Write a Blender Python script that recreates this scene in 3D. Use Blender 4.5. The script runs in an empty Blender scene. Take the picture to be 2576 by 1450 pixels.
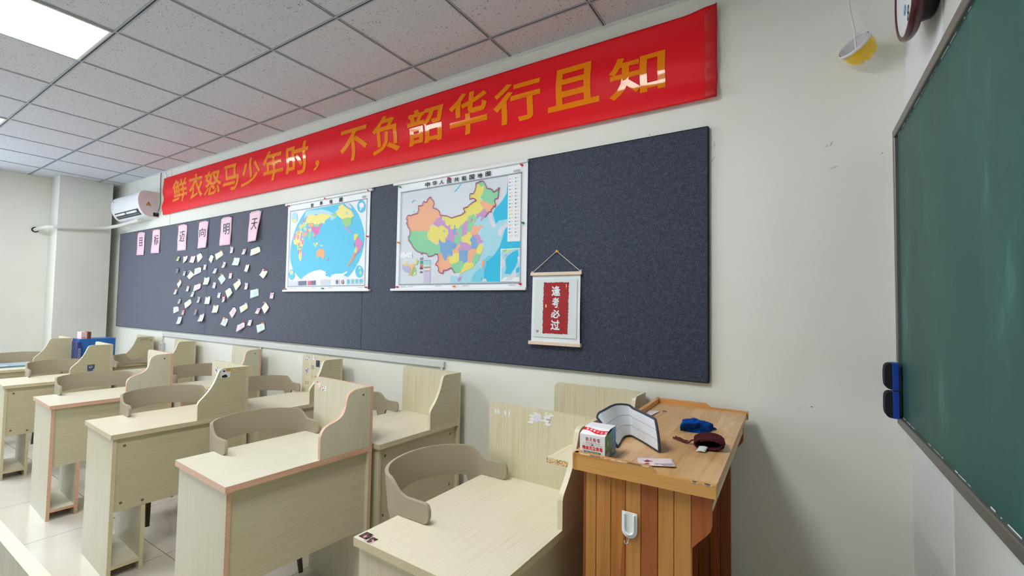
import bpy, math, random
from mathutils import Matrix, Vector
import numpy as np

S = bpy.context.scene
COL = S.collection
PI = math.pi
R = math.radians
random.seed(7)

# ------------------------------------------------------------------ camera, world, light level
CEIL = 2.996
cam_d = bpy.data.cameras.new('camera')
cam_d.sensor_fit = 'HORIZONTAL'; cam_d.sensor_width = 36.0
cam_d.lens = 1140.774 * 36.0 / 2576.0
cam_d.clip_start = 0.02; cam_d.clip_end = 60
cam = bpy.data.objects.new('camera', cam_d); COL.objects.link(cam); S.camera = cam
def cam_matrix(loc, yaw, pitch, roll):
    cy, sy, cp, sp, cr, sr = math.cos(yaw), math.sin(yaw), math.cos(pitch), math.sin(pitch), math.cos(roll), math.sin(roll)
    f = Vector((-sy*cp, cy*cp, sp)); r = Vector((cy, sy, 0)); u = r.cross(f)
    r2 = cr*r + sr*u; u2 = -sr*r + cr*u
    m = Matrix((r2, u2, -f)).transposed().to_4x4(); m.translation = Vector(loc); return m
cam.matrix_world = cam_matrix((0.7156, -2.2974, 1.47), 0.5632, 0.0399, 0.0161)

S.view_settings.view_transform = 'Standard'
S.view_settings.look = 'None'
S.view_settings.gamma = 1.0
S.view_settings.exposure = 0.52
S.view_settings.use_curve_mapping = False
S.cycles.use_denoising = True
S.cycles.max_bounces = 10
S.cycles.diffuse_bounces = 6
S.cycles.sample_clamp_indirect = 6.0

LAMP = 16.0          # radiance of the ceiling light panels
SKY = 6.0            # daylight outside the windows
w = bpy.data.worlds.new('sky'); S.world = w; w.use_nodes = True
bg = w.node_tree.nodes['Background']; bg.inputs[0].default_value = (0.74, 0.87, 1.0, 1); bg.inputs[1].default_value = SKY

# ------------------------------------------------------------------ materials
def lin(c):
    c /= 255.0
    return c/12.92 if c <= 0.04045 else ((c+0.055)/1.055)**2.4
def hx(h): return (lin(int(h[0:2],16)), lin(int(h[2:4],16)), lin(int(h[4:6],16)), 1.0)
MATS = {}
def M(name, h, rough=0.5, metal=0.0, spec=0.5, emit=0.0, trans=0.0):
    if name in MATS: return MATS[name]
    m = bpy.data.materials.new(name); m.use_nodes = True
    p = m.node_tree.nodes['Principled BSDF']
    p.inputs['Base Color'].default_value = hx(h); p.inputs['Roughness'].default_value = rough
    p.inputs['Metallic'].default_value = metal; p.inputs['Specular IOR Level'].default_value = spec
    if emit: p.inputs['Emission Color'].default_value = hx(h); p.inputs['Emission Strength'].default_value = emit
    if trans: p.inputs['Transmission Weight'].default_value = trans
    MATS[name] = m; return m
def nodes(m): return m.node_tree.nodes, m.node_tree.links, m.node_tree.nodes['Principled BSDF']
def tex(m, scale=(1,1,1), rot=(0,0,0), coord='Object'):
    n, l, p = nodes(m)
    tc = n.new('ShaderNodeTexCoord'); mp = n.new('ShaderNodeMapping')
    mp.inputs['Scale'].default_value = scale; mp.inputs['Rotation'].default_value = rot
    l.new(tc.outputs[coord], mp.inputs['Vector']); return mp.outputs['Vector']
def noise(m, vec, scale, detail=3, rough=0.6):
    n, l, p = nodes(m); t = n.new('ShaderNodeTexNoise')
    t.inputs['Scale'].default_value = scale; t.inputs['Detail'].default_value = detail; t.inputs['Roughness'].default_value = rough
    l.new(vec, t.inputs['Vector']); return t.outputs['Fac']
def ramp(m, fac, stops):
    n, l, p = nodes(m); r = n.new('ShaderNodeValToRGB'); e = r.color_ramp.elements
    while len(e) < len(stops): e.new(0.5)
    for k, (pos, c) in enumerate(stops): e[k].position = pos; e[k].color = hx(c) if isinstance(c, str) else c
    l.new(fac, r.inputs['Fac']); return r.outputs['Color']
def mixc(m, fac, a, b, mode='MIX'):
    n, l, p = nodes(m); x = n.new('ShaderNodeMix'); x.data_type = 'RGBA'; x.blend_type = mode
    for s, v in ((0, fac), (6, a), (7, b)):
        if isinstance(v, (int, float)): x.inputs[s].default_value = v
        elif isinstance(v, str): x.inputs[s].default_value = hx(v)
        else: l.new(v, x.inputs[s])
    return x.outputs[2]
def setc(m, c): n, l, p = nodes(m); l.new(c, p.inputs['Base Color'])
def bump(m, h, strength=0.2, dist=0.002):
    n, l, p = nodes(m); b = n.new('ShaderNodeBump'); b.inputs['Strength'].default_value = strength; b.inputs['Distance'].default_value = dist
    l.new(h, b.inputs['Height']); l.new(b.outputs['Normal'], p.inputs['Normal'])
def math_n(m, op, a, b=0.0):
    n, l, p = nodes(m); x = n.new('ShaderNodeMath'); x.operation = op
    for i, v in enumerate((a, b)):
        if isinstance(v, (int, float)): x.inputs[i].default_value = v
        else: l.new(v, x.inputs[i])
    return x.outputs[0]

def wood(name, light, dark, axis, rough=0.4, fine=150, along=3.0, bmp=0.05, broad=9):
    m = M(name, light, rough)
    if m.node_tree.nodes.get('Color Ramp'): return m
    sc = [1, 1, 1]; sc['xyz'.index(axis)] = along/fine
    v = tex(m, tuple(sc)); f = noise(m, v, fine, 3, 0.65)
    b = noise(m, tex(m, tuple(1 if k != 'xyz'.index(axis) else 0.15 for k in range(3))), broad, 2)
    fac = math_n(m, 'ADD', math_n(m, 'MULTIPLY', f, 0.75), math_n(m, 'MULTIPLY', b, 0.25))
    setc(m, ramp(m, fac, [(0.36, dark), (0.52, light), (0.68, light)]))
    bump(m, f, bmp, 0.001)
    return m

LAM = 'D9D0B4'; LAMD = 'C4B893'
lam_y = wood('laminate_lengthwise', 'DDD8C5', 'D1C9AE', 'y', 0.36)
lam_z = wood('laminate_upright', 'D8D1BA', 'CFC7AC', 'z', 0.42)
lam_b = wood('laminate_panel_shaded', 'D0C8A9', 'C6BC99', 'y', 0.42)  # same laminate as the tops, shade of the front faces put into its colour
lam_ys = wood('laminate_straw_lengthwise', 'DDD5BE', 'D2C9AC', 'y', 0.36)
lam_zs = wood('laminate_straw_upright', 'D7CEB3', 'CBC09C', 'z', 0.42)
lam_bs = wood('laminate_straw_panel_shaded', 'CAC1A0', 'BFB590', 'y', 0.42)  # straw laminate, darkened to carry the shade on the front faces
edge_y = wood('edge_band_straw', 'D6CAA8', 'CBBD95', 'y', 0.4)
edge_p = wood('edge_band_salmon', 'E2B79B', 'D6A687', 'y', 0.4)
edge_w = M('edge_band_pale', 'DFD6BA', 0.3)
chip = M('chipboard', 'C9A877', 0.9); setc(chip, ramp(chip, noise(chip, tex(chip), 260, 1), [(0.35, '8A6238'), (0.5, 'D2B183'), (0.65, 'E6D2A8')]))
screw_m = M('screw_cap_grey', '6E6653', 0.5); 
chair_m = M('taupe_plastic', 'A89C86', 0.42, spec=0.4); bump(chair_m, noise(chair_m, tex(chair_m), 900, 1), 0.04, 0.0005)
chair_leg_m = M('shaded_taupe_leg', '4A4032', 0.5)  # taupe plastic with the shade below the desk put into its colour

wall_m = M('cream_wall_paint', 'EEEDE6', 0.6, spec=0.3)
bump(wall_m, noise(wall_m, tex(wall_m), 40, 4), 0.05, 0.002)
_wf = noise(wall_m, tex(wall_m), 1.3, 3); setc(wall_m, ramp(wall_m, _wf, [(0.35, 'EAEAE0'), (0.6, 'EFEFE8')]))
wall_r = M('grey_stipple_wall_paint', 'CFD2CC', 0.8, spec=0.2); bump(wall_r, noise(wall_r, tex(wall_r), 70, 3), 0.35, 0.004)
plaster = M('white_plaster', 'E9EAEC', 0.6, spec=0.3)
trimw = M('white_plastic_trim', 'E2E2DE', 0.4)
raceway_m = M('raceway_grey_white', 'D3D4D2', 0.4)

ceil_m = M('ceiling_tile', 'CBCACB', 0.9, spec=0.1)
_a = noise(ceil_m, tex(ceil_m, (1, 0.45, 1), (0, 0, 0.6)), 120, 2, 0.5)
_b = noise(ceil_m, tex(ceil_m, (0.5, 1, 1), (0, 0, -0.3)), 150, 1, 0.5)
_s = math_n(ceil_m, 'MAXIMUM', math_n(ceil_m, 'GREATER_THAN', _a, 0.70), math_n(ceil_m, 'GREATER_THAN', _b, 0.715))
setc(ceil_m, mixc(ceil_m, math_n(ceil_m, 'MULTIPLY', _s, 0.8), 'CBCDD4', '55504A'))
bar_m = M('ceiling_bar', 'A2A8B0', 0.45, spec=0.4); groove_m = M('ceiling_bar_groove', '15171A', 0.7)
lamp_m = M('light_diffuser', 'FFFFFF', 0.5, emit=LAMP)
lamp_m.node_tree.nodes['Principled BSDF'].inputs['Emission Color'].default_value = (0.96, 0.985, 0.98, 1)

floor_m = M('glazed_floor_tile', 'D9D2C6', 0.16, spec=0.5)
def floor_nodes():
    m = floor_m; n, l, p = nodes(m)
    tc = n.new('ShaderNodeTexCoord'); sp = n.new('ShaderNodeSeparateXYZ'); l.new(tc.outputs['Object'], sp.inputs[0])
    def line(o, off):
        a = math_n(m, 'DIVIDE', math_n(m, 'ADD', o, off), 0.8); fr = math_n(m, 'FRACT', math_n(m, 'ADD', a, 50.5))
        return math_n(m, 'LESS_THAN', math_n(m, 'ABSOLUTE', math_n(m, 'SUBTRACT', fr, 0.5)), 0.0022)
    g = math_n(m, 'MAXIMUM', line(sp.outputs['X'], 0.0), line(sp.outputs['Y'], 1.08))
    f = noise(m, tex(m), 2.5, 4)
    setc(m, mixc(m, g, ramp(m, f, [(0.3, 'D3CBBE'), (0.7, 'DED8CD')]), '6F675C'))
floor_nodes()

felt = M('navy_felt', '3A4256', 0.62, spec=0.6)
_f1 = noise(felt, tex(felt), 160, 3, 0.75); _f2 = noise(felt, tex(felt), 45, 2, 0.6)
setc(felt, ramp(felt, math_n(felt, 'ADD', math_n(felt, 'MULTIPLY', _f1, 0.75), math_n(felt, 'MULTIPLY', _f2, 0.25)), [(0.38, '1C2230'), (0.5, '2C3342'), (0.62, '4A5162')]))
bump(felt, _f1, 0.8, 0.004); felt.node_tree.nodes['Principled BSDF'].inputs['Specular Tint'].default_value = (0.72, 0.78, 1.0, 1)
felt.node_tree.nodes['Principled BSDF'].inputs['Sheen Weight'].default_value = 0.9; felt.node_tree.nodes['Principled BSDF'].inputs['Sheen Roughness'].default_value = 0.4; felt.node_tree.nodes['Principled BSDF'].inputs['Sheen Tint'].default_value = (0.78, 0.8, 1.0, 1)
felt_seam = M('felt_seam', '14181F', 0.9)
red_cloth = M('banner_red', 'EC1220', 0.5, spec=0.25)
gold_vinyl = M('banner_letter_orange', 'F78A08', 0.10, spec=0.32)
board_green = M('chalkboard_green', '2F5E58', 0.5, spec=0.35)
_g = noise(board_green, tex(board_green, (1, 1, 0.35), (0.5, 0, 0)), 5, 5, 0.7)
setc(board_green, ramp(board_green, _g, [(0.42, '23504D'), (0.6, '295853'), (0.74, '4C7C77')]))
steel = M('brushed_aluminium_frame', '7C7770', 0.4, metal=0.6)
chalkw = M('chalk_dust_white', 'E6E8E8', 0.9)
metal_b = M('bright_steel', 'C8C8C8', 0.2, metal=1.0)

pine = wood('pine_board', 'D8AE7C', 'C4935C', 'y', 0.33, 60, 2.5, 0.03, 6)
pine_rim = wood('pine_rim', 'D9A05C', 'C4843F', 'x', 0.35, 60, 2.5, 0.03, 6)
pine_rim_y = wood('pine_rim_lengthwise', 'D9A05C', 'C4843F', 'y', 0.35, 60, 2.5, 0.03, 6)
plank_a = wood('pine_plank_honey', 'C98C4A', 'B57836', 'z', 0.4, 55, 2.0, 0.03, 5)
plank_r = wood('pine_plank_russet', 'A85C2C', '8E461E', 'z', 0.4, 55, 2.0, 0.03, 5)
plank_m = wood('pine_plank_amber', 'C27F3D', 'A9662B', 'z', 0.4, 55, 2.0, 0.03, 5)
plank_d = wood('pine_plank_redbrown', '96512A', '7C3E1D', 'z', 0.45, 55, 2.0, 0.03, 5)
worn = M('worn_pale_edge', 'E3D6BE', 0.6)
paper = M('white_paper', 'F0F1F4', 0.7, spec=0.2)
ink = M('black_ink', '23252B', 0.6)

# ------------------------------------------------------------------ mesh builder and scene tags
class MB:
    def __init__(s): s.v = []; s.f = []; s.m = []; s.mats = []
    def mi(s, mat):
        if mat not in s.mats: s.mats.append(mat)
        return s.mats.index(mat)
    def add(s, vs, fs, mat):
        o = len(s.v); k = s.mi(mat); s.v += [tuple(map(float, p)) for p in vs]
        for f in fs: s.f.append(tuple(i+o for i in f)); s.m.append(k)
        return s
    def box(s, x0, x1, y0, y1, z0, z1, mat, edge=None, thin=None):
        if x0 > x1: x0, x1 = x1, x0
        if y0 > y1: y0, y1 = y1, y0
        if z0 > z1: z0, z1 = z1, z0
        v = [(x0,y0,z0),(x1,y0,z0),(x1,y1,z0),(x0,y1,z0),(x0,y0,z1),(x1,y0,z1),(x1,y1,z1),(x0,y1,z1)]
        fs = {'z': [(0,3,2,1),(4,5,6,7)], 'y': [(0,1,5,4),(2,3,7,6)], 'x': [(1,2,6,5),(3,0,4,7)]}
        if edge is None: return s.add(v, fs['x']+fs['y']+fs['z'], mat)
        if thin is None: thin = 'xyz'[min(range(3), key=lambda k: (x1-x0, y1-y0, z1-z0)[k])]
        s.add(v, fs[thin], mat); s.add(v, [f for a in 'xyz' if a != thin for f in fs[a]], edge); return s
    def prism(s, pts, axis, a, b, mat, edge=None):
        n = len(pts)
        def p(q, t):
            if axis == 'x': return (t, q[0], q[1])
            if axis == 'y': return (q[0], t, q[1])
            return (q[0], q[1], t)
        v = [p(q, a) for q in pts] + [p(q, b) for q in pts]
        s.add(v, [tuple(range(n))[::-1], tuple(range(n, 2*n))], mat)
        s.add(v, [(i, (i+1) % n, n+(i+1) % n, n+i) for i in range(n)], edge or mat); return s
    def flat(s, pts, y, mat):                      # a printed shape in a wall plane (x, z)
        a = sum(pts[i][0]*pts[(i+1) % len(pts)][1]-pts[(i+1) % len(pts)][0]*pts[i][1] for i in range(len(pts)))
        q = pts if a > 0 else pts[::-1]
        return s.add([(p[0], y, p[1]) for p in q], [tuple(range(len(q)))], mat)
    def top(s, pts, z, mat):
        a = sum(pts[i][0]*pts[(i+1) % len(pts)][1]-pts[(i+1) % len(pts)][0]*pts[i][1] for i in range(len(pts)))
        q = pts if a > 0 else pts[::-1]
        return s.add([(p[0], p[1], z) for p in q], [tuple(range(len(q)))], mat)
    def tube(s, path, rad, mat, n=8, cap=True):
        P = [Vector(p) for p in path]; k = len(P)
        rr = rad if isinstance(rad, (list, tuple)) else [rad]*k
        vs = []; prev = None
        for i, p in enumerate(P):
            d = (P[min(i+1, k-1)]-P[max(i-1, 0)]).normalized()
            if prev is None: prev = Vector((0, 0, 1)) if abs(d.z) < 0.9 else Vector((1, 0, 0))
            u = (prev-d*prev.dot(d)).normalized(); prev = u; w_ = d.cross(u)
            vs += [p+(u*math.cos(2*PI*j/n)+w_*math.sin(2*PI*j/n))*rr[i] for j in range(n)]
        fs = [(i*n+j, i*n+(j+1) % n, (i+1)*n+(j+1) % n, (i+1)*n+j) for i in range(k-1) for j in range(n)]
        if cap: fs += [tuple(range(n))[::-1], tuple((k-1)*n+j for j in range(n))]
        return s.add(vs, fs, mat)
    def lathe(s, prof, mat, n=32, c=(0,0,0), axis='z', cap=True):
        vs = []
        for r_, h in prof:
            for j in range(n):
                a, b = r_*math.cos(2*PI*j/n), r_*math.sin(2*PI*j/n)
                q = (a, b, h) if axis == 'z' else ((h, a, b) if axis == 'x' else (b, h, a))
                vs.append((q[0]+c[0], q[1]+c[1], q[2]+c[2]))
        k = len(prof)
        fs = [(i*n+j, i*n+(j+1) % n, (i+1)*n+(j+1) % n, (i+1)*n+j) for i in range(k-1) for j in range(n)]
        if cap: fs += [tuple(range(n))[::-1], tuple((k-1)*n+j for j in range(n))]
        return s.add(vs, fs, mat)
    def grid(s, fn, nu, nv, mat):
        vs = [fn(i/nu, j/nv) for i in range(nu+1) for j in range(nv+1)]
        fs = [(i*(nv+1)+j, (i+1)*(nv+1)+j, (i+1)*(nv+1)+j+1, i*(nv+1)+j+1) for i in range(nu) for j in range(nv)]
        return s.add(vs, fs, mat)
    def text(s, body, box, mat, place=None, bold=0.0):
        vs, fs = glyph(body, bold); x0, x1, z0, z1 = box
        mn, mx = vs.min(0), vs.max(0); sc = np.maximum(mx-mn, 1e-6)
        q = (vs-mn)/sc
        pl = place or (lambda a, b: (a, 0, b))
        return s.add([pl(x0+(x1-x0)*a, z0+(z1-z0)*b) for a, b in q], fs, mat)
    def build(s, name, parent=None, smooth=None, loc=None, rot=None):
        me = bpy.data.meshes.new(name); me.from_pydata(s.v, [], s.f)
        for mt in s.mats: me.materials.append(mt)
        me.polygons.foreach_set('material_index', s.m)
        if smooth is not None:
            me.polygons.foreach_set('use_smooth', [True]*len(me.polygons)); me.set_sharp_from_angle(angle=R(smooth))
        me.update(); me.validate()
        o = bpy.data.objects.new(name, me); COL.objects.link(o)
        if parent is not None: o.parent = parent
        if loc is not None: o.location = loc
        if rot is not None: o.rotation_euler = rot
        return o
_gl = {}
def glyph(body, bold=0.0):
    k = (body, bold)
    if k not in _gl:
        c = bpy.data.curves.new('glyph', 'FONT'); c.body = body; c.size = 1.0; c.resolution_u = 3; c.fill_mode = 'FRONT'
        if bold: c.bevel_depth = bold; c.bevel_resolution = 0; c.fill_mode = 'BOTH'
        o = bpy.data.objects.new('glyph', c); COL.objects.link(o)
        dg = bpy.context.evaluated_depsgraph_get(); me = bpy.data.meshes.new_from_object(o.evaluated_get(dg))
        vs = np.array([v.co[:2] for v in me.vertices]); fs = [tuple(p.vertices) for p in me.polygons if p.normal.z > 0.05]
        bpy.data.objects.remove(o); bpy.data.curves.remove(c); bpy.data.meshes.remove(me)
        _gl[k] = (vs, fs)
    return _gl[k]
def tag(o, label, cat, group=None):
    o['label'] = label; o['category'] = cat
    if group: o['group'] = group
    return o
def thing(name, label, cat, loc=(0,0,0), rotz=0.0, group=None):
    o = bpy.data.objects.new(name, None); COL.objects.link(o); o.empty_display_size = 0.1
    o.location = loc; o.rotation_euler = (0, 0, rotz); return tag(o, label, cat, group)
def struct(o): o['kind'] = 'structure'; return o
def bev(o, wd=0.0015, seg=2):
    b = o.modifiers.new('bevel', 'BEVEL'); b.width = wd; b.segments = seg; b.limit_method = 'ANGLE'; b.angle_limit = R(40); return o
def solid(o, t, off=0.0):
    m = o.modifiers.new('solid', 'SOLIDIFY'); m.thickness = t; m.offset = off; return o
def subd(o, k=1):
    m = o.modifiers.new('sub', 'SUBSURF'); m.levels = k; m.render_levels = k; return o
def dup(root, label=None, loc=None, rotz=None, group=None, scale=None):
    r = root.copy(); COL.objects.link(r)
    if label: r['label'] = label
    if group: r['group'] = group
    if loc is not None: r.location = loc
    if rotz is not None: r.rotation_euler = (0, 0, rotz)
    if scale is not None: r.scale = scale
    for ch in list(root.children):
        c = ch.copy(); COL.objects.link(c); c.parent = r
        for g in ch.children:
            d = g.copy(); COL.objects.link(d); d.parent = c
    return r
def smooth01(t): t = max(0.0, min(1.0, t)); return t*t*(3-2*t)
def lerp(a, b, t): return a+(b-a)*t
def spline(pts, n=6):                              # Catmull-Rom through the points
    out = []
    for i in range(len(pts)-1):
        p0, p1, p2, p3 = pts[max(i-1, 0)], pts[i], pts[i+1], pts[min(i+2, len(pts)-1)]
        for k in range(n):
            t = k/n
            out.append(tuple(0.5*(2*b+(c-a)*t+(2*a-5*b+4*c-d)*t*t+(3*b-a-3*c+d)*t**3) for a, b, c, d in zip(p0, p1, p2, p3)))
    return out+[pts[-1]]

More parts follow.
